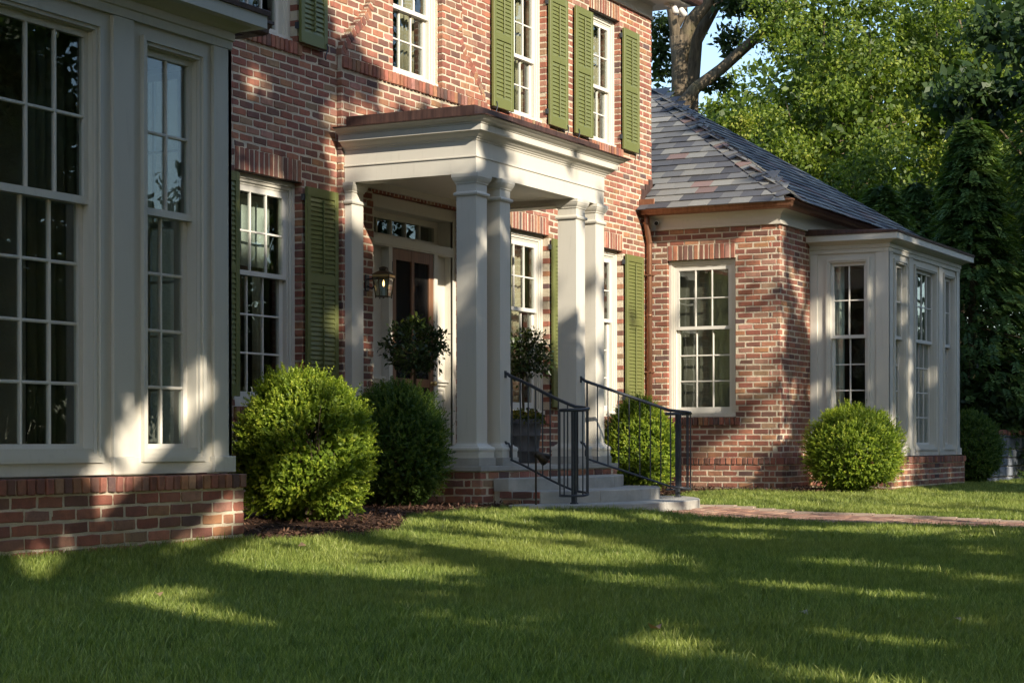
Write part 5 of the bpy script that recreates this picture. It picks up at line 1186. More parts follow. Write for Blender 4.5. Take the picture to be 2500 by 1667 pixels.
def evergreen(x, y, H, R, label, seed, n=3000, zb=0.2):
    r_ = np.random.default_rng(seed); T_ = empty('evergreen_tree', (x, y, 0), label, 'tree', 'evergreens beyond the far bay')
    q = MB(); q.tube([(x, y, 0), (x + 0.03, y, H * 0.5), (x, y, H * 0.98)], [0.09, 0.06, 0.012], 8)
    # sprays: drooping twigs in whorls
    t = r_.uniform(0, 1, n) ** 0.8; z = zb + (H - zb) * t; rad = R * (1 - t) ** 0.75 * (1 + 0.25 * np.sin(9 * t + seed)) + 0.05; a = r_.uniform(0, 2 * np.pi, n); s = r_.uniform(0.35, 1.05, n)
    out = np.stack([np.cos(a), np.sin(a), np.zeros(n)], 1); P = np.array([x, y, 0]) + out * (rad * s)[:, None]; P[:, 2] = z - rad * s * 0.25 + 0.1 * np.array([noise.noise(Vector((p[0] * 3, p[1] * 3, p[2] * 3))) for p in P])
    for i in range(0, n, 30): q.tube([(x, y, z[i] + 0.05), tuple(P[i])], [0.014, 0.004], 5)
    unloc(q.build('trunk', 'bark', T_))
    ax_ = unit(out + np.array([0, 0, -0.30]) + r_.normal(size=(n, 3)) * 0.25); Ln = r_.uniform(0.13, 0.26, n); Cs, Ds, Ns, Ts = [], [], [], []; lt = r_.uniform(0.1, 0.6, n) + 0.25 * (s - 0.7)
    up = unit(np.cross(np.cross(ax_, np.array([0, 0, 1.0])), ax_)); sd_ = np.cross(ax_, up)
    for j in range(5):
        f = (j + 0.2) / 5
        for sg in (1, -1):
            Cs.append(P + ax_ * (Ln * f)[:, None] - np.array([0, 0, 0.08]) * (f * f)); Ds.append(ax_ * 0.8 + sd_ * sg * 0.75 + np.array([0, 0, -0.15])); Ns.append(up + r_.normal(size=(n, 3)) * 0.2); Ts.append(lt + 0.2 * f + r_.uniform(-0.05, 0.05, n))
    C, D, N, T = (np.concatenate(b) for b in (Cs, Ds, Ns, Ts)); m_ = len(C); v, f = leaf_arrays(C, D, N, r_.uniform(0.08, 0.15, m_), r_.uniform(0.032, 0.055, m_), 0.1)
    unloc(np_mesh('crown', v, f, 'evergreen_leaf', np.clip(T, 0, 1), T_))
evergreen(15.65, -2.0, 6.25, 1.75, 'evergreen whose pale tip stands up in the sun', 61, 4200)
evergreen(18.95, -0.1, 5.7, 1.9, 'evergreen behind the ridge of the bay roof', 62, 3000)
evergreen(13.95, -0.9, 5.0, 1.45, 'evergreen close beside the far bay', 63, 3400)
evergreen(17.4, -3.3, 8.4, 2.3, 'evergreen at the edge of the picture', 64, 5200)
evergreen(22.5, -2.2, 10.5, 2.6, 'tallest evergreen, behind the pale-tipped one', 67, 5200)
evergreen(20.3, -0.9, 6.4, 1.9, 'evergreen between the sunlit woods and the pale-tipped evergreen', 65, 2600)
evergreen(21.2, 1.0, 4.7, 1.9, 'short evergreen at the end of the slate roof', 66, 2400)
def shrub(x, y, z, r, h, label, seed, size=0.10, mat='maple_leaf', nc=60):
    tree('broadleaf_shrub', label, (x, y, 0), [([(x, y, 0), (x, y, z)], [0.04, 0.02])], [((x, y, z), (r, r, h), nc)], size, mat, seed, 34, 0.0, 'shrubs above the stone wall', 0.2, 'twig_bark', True, None, 'shrub')
shrub(14.6, -2.2, 1.30, 0.7, 0.62, 'dark broad-leaved shrub above the stone wall', 71)
shrub(16.4, -2.1, 1.75, 0.9, 1.0, 'broad-leaved shrub deeper in the shade behind the stone wall', 72)
shrub(13.3, -1.75, 1.5, 0.6, 0.8, 'broad-leaved shrub right beside the far bay', 73)
shrub(18.2, -2.0, 1.2, 1.0, 1.0, 'broad-leaved shrub at the far end of the stone wall', 74)

# ------------------------------------------------------------------ lawn grass
tufts = bpy.data.collections.new('grass_tufts')
def tuft(n, rad, h0, h1, wd, seg):
    r_ = np.random.default_rng(n * 7 + int(h0 * 1e4)); V, F, T = [], [], []
    for i in range(n):
        a, rr = r_.uniform(0, 2 * np.pi), rad * math.sqrt(r_.random()); b = np.array([rr * math.cos(a), rr * math.sin(a), -0.012]); h = r_.uniform(h0, h1); la = r_.uniform(0, 2 * np.pi); ln = r_.uniform(0.1, 0.75) * h
        lean = np.array([math.cos(la), math.sin(la), 0]); sd_ = np.array([-lean[1], lean[0], 0]); tw = r_.uniform(0, np.pi); sd_ = np.array([math.cos(tw), math.sin(tw), 0]); w_ = wd * r_.uniform(0.7, 1.3); k = len(V); tt = r_.random()
        for j in range(seg):
            f = j / seg; p = b + np.array([0, 0, (h + 0.012) * f * (1 - 0.12 * f)]) + lean * ln * f * f; ww = w_ * (1 - 0.55 * f)
            V += [p - sd_ * ww, p + sd_ * ww]
        V.append(b + np.array([0, 0, (h + 0.012) * 0.88]) + lean * ln)
        for j in range(seg - 1): F.append((k + 2 * j, k + 2 * j + 1, k + 2 * j + 3, k + 2 * j + 2)); T.append(tt)
        F.append((k + 2 * seg - 2, k + 2 * seg - 1, k + 2 * seg)); T.append(tt)
    me = bpy.data.meshes.new('grass_tuft'); me.from_pydata([tuple(v) for v in V], [], F); a = me.attributes.new('tint', 'FLOAT', 'FACE'); a.data.foreach_set('value', np.array(T, np.float32)); me.materials.append(MATS['grass_blade'])
    o = bpy.data.objects.new('grass_tuft_%d' % len(tufts.objects), me); tufts.objects.link(o)
for k in range(4): tuft(30 + k, 0.06, 0.026, 0.060, 0.0019, 3)
for k in range(3): tuft(26 + k, 0.09, 0.028, 0.060, 0.0036, 2)
fw, rt = np.array(_fwd), np.array(_right); pts = []; kind = []
for d0, d1, dens, kd in ((3.6, 8.5, 620, 0), (8.5, 14, 330, 0), (14, 21, 190, 1), (21, 34, 110, 1)):
    wmax = 0.30 * d1 + 1.2; nn = int(dens * (d1 - d0) * 2 * wmax); d = rng.uniform(d0, d1, nn); l = rng.uniform(-wmax, wmax, nn); okk = np.abs(l) < 0.30 * d + 1.2
    d, l = d[okk], l[okk]; p = np.array(CAM)[:2] + fw[:2] * d[:, None] + rt[:2] * l[:, None]; pts.append(p); kind.append(np.full(len(p), kd))
pts = np.concatenate(pts); kind = np.concatenate(kind)
def is_lawn(x, y):
    if y > 1: return x > 12.4
    if in_mulch(x, y): return False
    if abs(x) < PX + 0.01 and y < -2.5: return False
    if abs(x) < 1.78 and y > -3.09 + 0.72 * (x / 1.75) ** 2: return False
    if y > YW - 0.06 and 6.1 < abs(x) < 12.32: return False
    if y > YB - 0.06 and 7.30 < abs(x) < 11.13: return False
    if y > -0.05 and abs(x) < 6.3: return False
    if -6.2 < x < -1.2 and y > -1.7: return False
    if 13.1 < x < 19.1 and y > -2.9: return False
    return True
okk = np.array([is_lawn(a, b) for a, b in pts]); pts, kind = pts[okk], kind[okk]
ed = [(x, YB - 0.075 - abs(rng.normal()) * 0.025) for x in np.arange(-11.1, -7.3, 0.02)] + [(-7.28 + abs(rng.normal()) * 0.02, y) for y in np.arange(-3.05, -2.98, 0.02)] + [(s_ * (PX + 0.012 + abs(rng.normal()) * 0.02), y) for s_ in (-1, 1) for y in np.arange(-9.0, -3.1, 0.03)]
ed += [(x, -3.10 + 0.72 * (x / 1.75) ** 2 - abs(rng.normal()) * 0.02) for x in np.arange(-1.75, -1.1, 0.02)] + [(x, YB - 0.075 - abs(rng.normal()) * 0.02) for x in np.arange(7.3, 11.2, 0.04)]
nm_ = len(pts); pts = np.concatenate([pts, np.array(ed)]); kind = np.concatenate([kind, np.zeros(len(ed), int)]); n = len(pts)
co = np.stack([pts[:, 0], pts[:, 1], [gz(a, b) - 0.006 for a, b in pts]], 1)
me = bpy.data.meshes.new('grass'); me.vertices.add(n); me.vertices.foreach_set('co', co.astype(np.float32).ravel())
idx_ = np.where(kind == 0, rng.integers(0, 4, n), rng.integers(4, 7, n))
a = me.attributes.new('pick', 'INT', 'POINT'); a.data.foreach_set('value', idx_.astype(np.int32))
rot = np.zeros((n, 3), np.float32); rot[:, 2] = rng.uniform(0, 6.28, n); rot[:, :2] = rng.normal(size=(n, 2)) * 0.10
a = me.attributes.new('rot', 'FLOAT_VECTOR', 'POINT'); a.data.foreach_set('vector', rot.ravel())
pat = np.array([noise.noise(Vector((p[0] * 0.7, p[1] * 0.7, 0))) for p in pts]); a = me.attributes.new('scl', 'FLOAT', 'POINT'); a.data.foreach_set('value', (rng.uniform(0.7, 1.3, n) * (1 + 0.35 * pat) * np.where(np.arange(n) >= nm_, 1.25, 1.0)).astype(np.float32))
me.materials.append(MATS['grass_blade'])
gr = bpy.data.objects.new('grass', me); gr['kind'] = 'stuff'; tag(gr, 'short green lawn grass in dappled shade', 'grass'); link(gr)
g = bpy.data.node_groups.new('scatter_grass', 'GeometryNodeTree'); g.interface.new_socket('Geometry', in_out='INPUT', socket_type='NodeSocketGeometry'); g.interface.new_socket('Geometry', in_out='OUTPUT', socket_type='NodeSocketGeometry')
N_ = g.nodes; gi, go = N_.new('NodeGroupInput'), N_.new('NodeGroupOutput'); ip = N_.new('GeometryNodeInstanceOnPoints'); ci = N_.new('GeometryNodeCollectionInfo'); ci.inputs[0].default_value = tufts; ci.inputs[1].default_value = True; ci.inputs[2].default_value = True
def na(nm, dt): x = N_.new('GeometryNodeInputNamedAttribute'); x.data_type = dt; x.inputs[0].default_value = nm; return x.outputs[0]
ip.inputs['Pick Instance'].default_value = True
g.links.new(gi.outputs[0], ip.inputs['Points']); g.links.new(ci.outputs[0], ip.inputs['Instance']); g.links.new(na('pick', 'INT'), ip.inputs['Instance Index']); g.links.new(na('scl', 'FLOAT'), ip.inputs['Scale'])
er = N_.new('FunctionNodeEulerToRotation'); g.links.new(na('rot', 'FLOAT_VECTOR'), er.inputs[0]); g.links.new(er.outputs[0], ip.inputs['Rotation']); g.links.new(ip.outputs[0], go.inputs[0])
mod = gr.modifiers.new('scatter', 'NODES'); mod.node_group = g
# a few fallen leaves on the lawn
FL = [((-10.71, -7.38), 'reddish fallen leaf in the sunlit patch at the bottom of the lawn', 0.2, 0.09), ((-9.76, -7.65), 'pale fallen leaf in the shade right of centre on the lawn', 1.0, 0.06), ((-9.65, -8.28), 'pale fallen leaf on the lawn toward the lower corner below the path', 0.9, 0.06), ((-10.36, -4.73), 'tan fallen leaf on the lawn in front of the bay plinth', 0.5, 0.07), ((-7.45, -3.55), 'fallen leaf on the lawn in front of the twiggy boxwood', 0.4, 0.06)]
for (x, y), lab, tt, sz in FL:
    C = np.array([[x, y, gz(x, y) + 0.038]]); v, f = leaf_arrays(C, rand_dirs(1) * np.array([1, 1, 0.2]), np.array([[-0.35, -0.45, 0.8]]), np.array([sz]), np.array([sz * 0.65]), 0.35)
    o = np_mesh('fallen_leaf', v, f, 'dry_leaf', np.array([tt]), None); tag(o, lab, 'leaf', 'fallen leaves on the lawn')
LIT = [[(-1.45,2.1),(-0.5,2.1),(-0.5,3.5),(-1.45,3.5)],[(-0.78,0.75),(-0.5,0.75),(-0.5,1.35),(-0.78,1.35)],[(4.8,4.2),(6.2,3.7),(8.0,8.1),(4.8,8.4)],[(5.2,1.9),(6.5,1.75),(6.55,5.0),(5.2,6.0)],[(6.0,0.9),(6.5,1.0),(6.5,1.6),(6.2,1.4)],[(-2.9,-2.1),(-2.9,-0.5),(-3.7,-0.4),(-4.95,-0.6),(-5.0,-1.2),(-4.3,-1.25),(-4.35,-1.6),(-5.0,-1.6),(-5.0,-2.1)],[(-1.2,-0.5),(-1.0,0.25),(-1.5,0.3),(-1.6,-0.1)],[(-0.1,2.2),(0.35,1.9),(2.2,2.0),(2.2,3.4),(-0.6,3.3),(-0.6,2.9),(-0.1,2.75)],[(0.64,7.55),(7.15,10.99),(7.13,7.27),(5.69,3.99),(5.6,2.16),(4.58,1.7),(3.91,1.65),(2.88,2.01),(1.92,3.24),(1.39,4.04),(0.63,4.1)],
[(-2.12,6.09),(0.72,7.6),(0.72,4.99),(-1.02,4.43),(-1.24,3.94),(-1.46,3.89),(-1.69,4.08),(-1.91,4.06)],
[(-1.26,5.4),(2.05,6.95),(2.04,4.49),(-0.98,3.38),(-0.78,3.57),(-0.72,3.78),(-0.86,3.86),(-1.08,3.9),(-1.26,3.79)],
[(-2.31,3.04),(-2.48,2.96),(-2.7,2.94),(-2.89,2.98),(-2.99,3.07),(-2.96,3.18),(-2.8,3.26),(-2.58,3.28),(-2.38,3.24),(-2.28,3.15)],
[(-1.69,3.18),(-1.49,3.28),(-1.5,3.03),(-1.68,3.0)],
[(-2.83,2.38),(-2.5,2.45),(-1.92,2.52),(-1.87,2.4),(-2.14,1.86),(-2.2,1.66),(-2.76,1.53)],
[(-1.66,2.78),(-1.26,2.88),(-1.26,2.56),(-1.56,2.51)],
[(-1.35,1.35),(-1.41,1.07),(-1.52,0.89),(-1.63,0.87),(-1.69,1.02),(-1.69,1.27),(-1.62,1.54),(-1.52,1.73),(-1.41,1.75),(-1.35,1.61)],
[(-0.87,1.33),(-0.9,1.17),(-0.98,1.05),(-1.08,1.03),(-1.15,1.1),(-1.18,1.25),(-1.15,1.41),(-1.07,1.53),(-0.98,1.55),(-0.9,1.48)],
[(0.39,2.45),(0.92,2.6),(0.91,1.29),(0.5,1.19)],
[(-1.36,3.31),(-0.6,2.69),(-0.62,2.2),(-0.75,2.21),(-1.03,2.42),(-1.28,2.63)],
[(-1.29,2.68),(-1.18,2.56),(-1.2,2.15),(-1.26,2.28)],
[(-0.64,2.75),(-0.04,2.81),(0.14,2.56),(0.44,2.4),(0.69,1.84),(0.96,1.57),(1.34,1.36),(1.56,0.67),(1.65,0.09),(2.12,0.19),(2.04,2.64),(2.73,3.41),(1.3,3.19)],
[(-0.63,1.16),(-0.61,0.99),(-0.62,0.89),(-0.64,0.9),(-0.68,1.01),(-0.72,1.19),(-0.74,1.36),(-0.74,1.46),(-0.71,1.46),(-0.67,1.34)],
[(-0.44,1.64),(-0.45,1.47),(-0.49,1.36),(-0.54,1.34),(-0.57,1.44),(-0.59,1.6),(-0.57,1.77),(-0.53,1.89),(-0.49,1.9),(-0.45,1.81)],
[(-0.0,1.78),(-0.01,1.69),(-0.05,1.62),(-0.09,1.61),(-0.13,1.65),(-0.14,1.73),(-0.13,1.82),(-0.09,1.89),(-0.05,1.9),(-0.01,1.86)],
[(5.49,6.6),(6.39,4.38),(6.37,3.53),(6.36,2.92),(6.23,2.99),(6.15,2.73),(6.11,2.18),(5.85,2.41),(5.57,2.82),(5.54,4.45)],
[(6.37,1.94),(6.37,0.93),(6.23,0.88),(6.03,1.08),(6.23,1.53)],
[(5.75,1.25),(6.42,0.7),(6.43,0.4),(5.75,0.97)],
[(6.59,3.32),(7.11,3.27),(7.64,2.91),(7.64,2.41),(7.18,2.59),(6.74,2.87)],
[(6.44,1.77),(7.63,1.95),(7.63,1.75),(6.59,1.61)],
[(6.95,1.15),(7.63,1.39),(7.63,1.11)],
[(7.92,2.78),(7.94,2.66),(7.93,2.59),(7.9,2.59),(7.87,2.67),(7.84,2.8),(7.83,2.92),(7.84,2.99),(7.87,2.98),(7.9,2.9)],
[(7.92,2.2),(7.93,2.09),(7.91,2.03),(7.88,2.04),(7.85,2.11),(7.82,2.22),(7.81,2.32),(7.83,2.39),(7.86,2.38),(7.9,2.31)],
[(7.94,1.5),(7.93,1.34),(7.91,1.25),(7.88,1.27),(7.86,1.4),(7.85,1.58),(7.86,1.75),(7.88,1.84),(7.91,1.81),(7.93,1.68)],
[(7.56,2.69),(7.56,2.57),(7.54,2.5),(7.52,2.52),(7.5,2.62),(7.49,2.76),(7.5,2.89),(7.52,2.95),(7.54,2.93),(7.56,2.83)],
[(7.55,2.05),(7.55,1.91),(7.53,1.83),(7.51,1.85),(7.5,1.96),(7.49,2.11),(7.5,2.25),(7.51,2.33),(7.53,2.31),(7.55,2.21)],
[(7.9,3.2),(7.87,3.18),(7.8,3.21),(7.71,3.28),(7.63,3.37),(7.6,3.43),(7.63,3.45),(7.7,3.42),(7.79,3.35),(7.87,3.26)],
[(8.65,3.47),(8.61,3.42),(8.5,3.36),(8.37,3.33),(8.27,3.32),(8.23,3.34),(8.27,3.39),(8.37,3.44),(8.51,3.48),(8.61,3.49)],
[(8.98,3.46),(8.96,3.41),(8.91,3.37),(8.86,3.36),(8.81,3.37),(8.8,3.41),(8.81,3.45),(8.86,3.49),(8.92,3.51),(8.96,3.5)],
[(10.37,3.44),(10.35,3.25),(10.3,3.11),(10.23,3.1),(10.18,3.2),(10.17,3.38),(10.19,3.58),(10.24,3.71),(10.3,3.73),(10.35,3.63)],
[(8.61,2.8),(8.6,2.61),(8.55,2.49),(8.5,2.48),(8.45,2.57),(8.44,2.75),(8.45,2.93),(8.5,3.05),(8.55,3.07),(8.6,2.97)],
[(8.93,1.96),(8.91,1.75),(8.86,1.6),(8.79,1.59),(8.74,1.7),(8.72,1.91),(8.74,2.12),(8.79,2.27),(8.86,2.28),(8.91,2.17)],
[(9.0,1.26),(8.97,1.04),(8.87,0.89),(8.76,0.87),(8.67,0.98),(8.64,1.18),(8.68,1.4),(8.77,1.55),(8.88,1.57),(8.97,1.46)],
[(9.67,3.51),(9.66,3.43),(9.61,3.37),(9.55,3.35),(9.5,3.38),(9.48,3.45),(9.5,3.54),(9.55,3.6),(9.61,3.62),(9.66,3.58)],
[(10.1,2.14),(10.08,1.94),(10.04,1.82),(9.99,1.81),(9.95,1.91),(9.94,2.1),(9.96,2.29),(10.0,2.42),(10.04,2.43),(10.08,2.32)],
[(9.6,1.12),(9.55,1.06),(9.42,1.0),(9.25,0.96),(9.12,0.97),(9.08,1.02),(9.12,1.08),(9.26,1.14),(9.42,1.18),(9.55,1.17)],
[(8.92,0.68),(8.89,0.57),(8.8,0.49),(8.7,0.47),(8.62,0.52),(8.59,0.62),(8.62,0.73),(8.7,0.81),(8.8,0.83),(8.89,0.78)],
[(9.46,0.76),(9.43,0.66),(9.35,0.59),(9.26,0.57),(9.19,0.61),(9.16,0.7),(9.19,0.8),(9.26,0.87),(9.36,0.89),(9.43,0.84)],
[(10.7,0.92),(10.67,0.87),(10.61,0.83),(10.53,0.81),(10.47,0.83),(10.45,0.87),(10.47,0.92),(10.53,0.96),(10.61,0.97),(10.67,0.96)],
[(-6.76,-2.37),(-6.36,-2.05),(-6.27,-1.89),(-6.27,-1.67),(-6.17,-1.64),(-6.16,-1.9),(-5.83,-1.83),(-5.8,-1.59),(-5.68,-1.42),(-5.57,-1.37),(-5.45,-1.41),(-5.46,-1.65),(-5.42,-2.0),(-5.34,-2.08)],
[(-6.78,0.05),(-6.76,-0.0),(-6.77,-0.05),(-6.8,-0.06),(-6.84,-0.05),(-6.87,-0.01),(-6.89,0.04),(-6.88,0.08),(-6.86,0.1),(-6.82,0.09)],
[(-6.31,0.15),(-6.3,0.13),(-6.31,0.11),(-6.32,0.1),(-6.34,0.11),(-6.35,0.12),(-6.35,0.14),(-6.35,0.16),(-6.33,0.17),(-6.32,0.16)],
[(-6.15,0.14),(-6.16,0.11),(-6.17,0.09),(-6.18,0.09),(-6.2,0.1),(-6.2,0.12),(-6.2,0.14),(-6.18,0.16),(-6.17,0.17),(-6.16,0.16)],
[(-6.61,-2.4),(-5.17,-2.07),(-5.22,-2.5),(-6.53,-2.77)],
[(-3.18,-1.09),(-3.27,-1.3),(-3.5,-1.46),(-3.77,-1.52),(-3.98,-1.44),(-4.06,-1.27),(-3.98,-1.06),(-3.77,-0.9),(-3.5,-0.84),(-3.27,-0.91)],
[(-3.91,-0.88),(-3.99,-0.96),(-4.2,-1.04),(-4.44,-1.1),(-4.63,-1.11),(-4.71,-1.06),(-4.63,-0.99),(-4.44,-0.9),(-4.2,-0.84),(-3.99,-0.83)],
[(-4.41,-1.71),(-4.45,-1.85),(-4.56,-1.95),(-4.68,-1.97),(-4.78,-1.91),(-4.82,-1.78),(-4.78,-1.64),(-4.68,-1.54),(-4.56,-1.52),(-4.45,-1.58)],
[(-1.13,0.08),(-1.16,-0.02),(-1.25,-0.09),(-1.35,-0.11),(-1.43,-0.07),(-1.46,0.01),(-1.43,0.11),(-1.34,0.18),(-1.24,0.21),(-1.16,0.17)],
[(4.12,0.85),(3.95,0.56),(3.54,0.32),(3.05,0.22),(2.66,0.31),(2.52,0.53),(2.66,0.8),(3.05,1.04),(3.54,1.15),(3.96,1.08)],
[(8.59,0.93),(8.27,0.63),(7.47,0.33),(6.55,0.16),(5.85,0.16),(5.59,0.32),(5.85,0.58),(6.55,0.87),(7.48,1.07),(8.28,1.1)],
[(6.07,1.49),(8.92,0.4),(10.18,-0.24),(3.66,-2.58),(0.31,-1.42)],
[(1.37,-1.12),(3.18,-1.54),(4.13,-2.29),(2.57,-2.85),(2.08,-1.94),(0.87,-1.38)],
[(-1.71,-1.58),(-2.09,-2.48),(-3.62,-3.78),(-4.21,-3.61),(-4.27,-3.2)],
[(-0.16,-1.47),(1.66,-2.91),(0.72,-3.21),(-0.39,-2.17)],
[(-1.92,-3.08),(-2.44,-3.83),(-2.8,-4.05),(-3.0,-3.73)],
[(-0.63,-3.4),(0.01,-3.51),(-1.13,-3.91),(-1.14,-3.62)],
[(-4.34,-3.99),(-3.89,-4.12),(-4.38,-4.34),(-4.75,-4.23)],
[(-6.42,-4.75),(-6.1,-4.79),(-6.44,-5.13),(-6.64,-5.17),(-6.83,-5.01)],
[(-5.73,-4.94),(-5.52,-5.04),(-5.63,-5.29),(-6.0,-5.27),(-6.04,-5.1)],
[(-4.75,-4.93),(-4.57,-5.06),(-5.14,-5.27),(-5.22,-5.15)],
[(-6.7,-5.24),(-6.48,-5.29),(-6.65,-5.5),(-6.98,-5.61),(-7.28,-5.52)],
[(-2.52,-4.1),(-2.25,-4.28),(-3.16,-4.6),(-3.09,-4.34)],
[(-7.27,-2.76),(-6.51,-2.73),(-6.83,-3.38),(-7.13,-4.05),(-7.66,-4.33),(-7.73,-3.81),(-7.83,-3.46)],
[(-6.52,-2.55),(-4.54,-2.1),(-4.38,-2.4),(-5.34,-3.68),(-5.81,-3.66),(-5.96,-3.29),(-6.43,-2.83)],
[(-1.89,-0.68),(-0.44,-1.06),(-2.06,-2.08),(-3.04,-2.18),(-4.34,-2.53)],
[(-3.72,-2.36),(-2.87,-2.5),(-3.78,-3.06),(-4.14,-2.87)],
[(-1.08,-2.26),(-0.63,-2.74),(-1.48,-3.01),(-1.97,-2.62)],
[(14.74,1.98),(15.3,1.79),(13.36,1.07),(12.41,1.11)],
[(-3.96,-4.55),(-4.12,-4.6),(-4.27,-4.61),(-4.37,-4.59),(-4.36,-4.54),(-4.26,-4.47),(-4.1,-4.42),(-3.94,-4.41),(-3.84,-4.43),(-3.85,-4.5)],
[(-5.95,-4.18),(-6.05,-4.22),(-6.16,-4.23),(-6.23,-4.22),(-6.25,-4.17),(-6.2,-4.11),(-6.1,-4.06),(-5.98,-4.05),(-5.9,-4.07),(-5.88,-4.11)],
[(-7.73,-4.79),(-7.8,-4.81),(-7.86,-4.82),(-7.91,-4.81),(-7.92,-4.77),(-7.88,-4.73),(-7.82,-4.71),(-7.76,-4.7),(-7.71,-4.71),(-7.71,-4.75)],
[(1.4,-0.77),(2.56,-0.46),(2.62,-0.63),(0.64,-1.51)],
[(2.22,-0.02),(2.18,-0.06),(2.09,-0.1),(1.97,-0.12),(1.87,-0.12),(1.84,-0.09),(1.87,-0.05),(1.97,-0.01),(2.09,0.01),(2.18,0.01)],
[(-5.03,-2.47),(-4.36,-2.74),(-4.98,-3.65),(-5.85,-3.88),(-5.61,-3.12)],
[(-0.73,-1.18),(0.12,-1.6),(-0.84,-1.94),(-1.84,-1.79)],
[(-4.42,-3.58),(-4.48,-3.93),(-5.05,-4.14),(-5.01,-3.88)],
[(1.24,-2.32),(0.85,-3.1),(-0.26,-3.3),(-0.04,-2.8)],
[(-6.57,-4.26),(-6.5,-4.52),(-6.87,-4.64),(-6.89,-4.41)],
[(-5.38,-1.56),(-5.41,-1.7),(-5.51,-1.79),(-5.63,-1.82),(-5.72,-1.77),(-5.76,-1.65),(-5.72,-1.52),(-5.63,-1.42),(-5.51,-1.39),(-5.41,-1.44)],
[(-5.42,-1.97),(-5.51,-2.05),(-5.73,-2.13),(-6.01,-2.18),(-6.22,-2.19),(-6.3,-2.15),(-6.22,-2.08),(-6.01,-2.01),(-5.73,-1.95),(-5.51,-1.94)],
[(-0.81,2.85),(-0.08,3.1),(-0.08,3.02),(-0.78,2.81)]]
# ^ sunflecks: openings in the front-yard crowns, in metres across the sun's direction (h sideways, v upward)
HV = Vector((0.899, -0.438, 0.0)).normalized(); VV = HV.cross(SUN); VV = VV if VV.z > 0 else -VV
hv, vvv, sv = np.array(HV), np.array(VV), np.array(SUN)
def inside(poly, P, Q):
    n = len(poly); r = np.zeros(len(P), bool); j = n - 1
    for i in range(n):
        (xi, yi), (xj, yj) = poly[i], poly[j]
        c = ((yi > Q) != (yj > Q)); xx = (xj - xi) * (Q - yi) / ((yj - yi) if yj != yi else 1e-9) + xi
        r ^= c & (P < xx); j = i
    return r
def qtop(p): return np.interp(p, [-14, -4, -2.3, -1.5, 5.5, 6.3, 7.6, 12.6, 20, 22], [5.2, 5.2, 4.6, 4.2, 3.3, 4.4, 7.9, 8.0, 7.2, 5.0])
def lattice(seed, sc):
    t = np.random.default_rng(seed).uniform(-1, 1, (64, 64))
    def f(P, Q):
        x, y = P * sc, Q * sc; xi, yi = np.floor(x).astype(int), np.floor(y).astype(int); fx, fy = x - xi, y - yi; fx, fy = fx * fx * (3 - 2 * fx), fy * fy * (3 - 2 * fy)
        g_ = lambda a, b: t[a % 64, b % 64]
        return (g_(xi, yi) * (1 - fx) + g_(xi + 1, yi) * fx) * (1 - fy) + (g_(xi, yi + 1) * (1 - fx) + g_(xi + 1, yi + 1) * fx) * fy
    return f
n1_, n2_ = lattice(5, 1.6), lattice(6, 3.6)
def front_tree(pc, sc_, half, label, seed, n=9000, bark='bark', tp=None):
    r_ = np.random.default_rng(seed); c0 = hv * (pc if tp is None else tp) + sv * sc_; gx_, gy_ = float(c0[0]), float(c0[1]); T_ = empty('front_yard_tree', (gx_, gy_, gz(gx_, gy_)), label, 'tree', 'front-yard trees behind the camera')
    nc = n // 12; P = pc + r_.uniform(-half, half, nc); Q = r_.uniform(-6.6, 8.2, nc); S = sc_ + r_.normal(size=nc) * 1.6
    C = np.repeat(hv * P[:, None] + vvv * Q[:, None] + sv * S[:, None], 12, 0) + r_.normal(size=(nc * 12, 3)) * 0.33; C = C[C[:, 2] > 1.9]
    p, q_ = C @ hv, C @ vvv; jit = r_.normal(size=(2, len(p))) * 0.045
    keep = q_ < qtop(p) + 0.5 * n1_(p, q_); lit = np.zeros(len(p), bool)
    for pol in LIT:
        for oy_, oz_ in ((0, 0), (0.09, 0), (-0.09, 0), (0, 0.08), (0, -0.08)): lit |= inside(pol, p + jit[0] + oy_, q_ + jit[1] + oz_)
    keep &= ~(lit & (r_.random(len(p)) < 0.985)); keep &= ~((n1_(p + 7, q_) + 0.55 * n2_(p, q_)) > (0.93 if pc > -9 else 1.2))
    C = C[keep]; m_ = len(C); v, f = leaf_arrays(C, rand_dirs(m_), unit(r_.normal(size=(m_, 3))) * 0.75 + sv * 0.8, r_.uniform(0.26, 0.42, m_), r_.uniform(0.17, 0.28, m_), 0.1)
    unloc(np_mesh('crown', v, f, 'oak_leaf', r_.uniform(0, 1, m_), T_))
    q = MB(); top = np.array([gx_, gy_, 8.0]); q.tube([(gx_, gy_, -0.3), (gx_ + 0.1, gy_, 2.5), (gx_, gy_ + 0.1, 5.5), tuple(top)], [0.34, 0.27, 0.22, 0.14], 12)
    for i in range(0, m_, max(1, m_ // 26)):
        e = C[i]; s0 = np.array([gx_, gy_, min(7.5, max(2.6, e[2] - 1.5))]); q.tube([tuple(s0), tuple((s0 + e) / 2 + np.array([0, 0, 0.25])), tuple(e)], [0.075, 0.05, 0.012], 6)
    unloc(q.build('trunk', bark, T_, None, True))
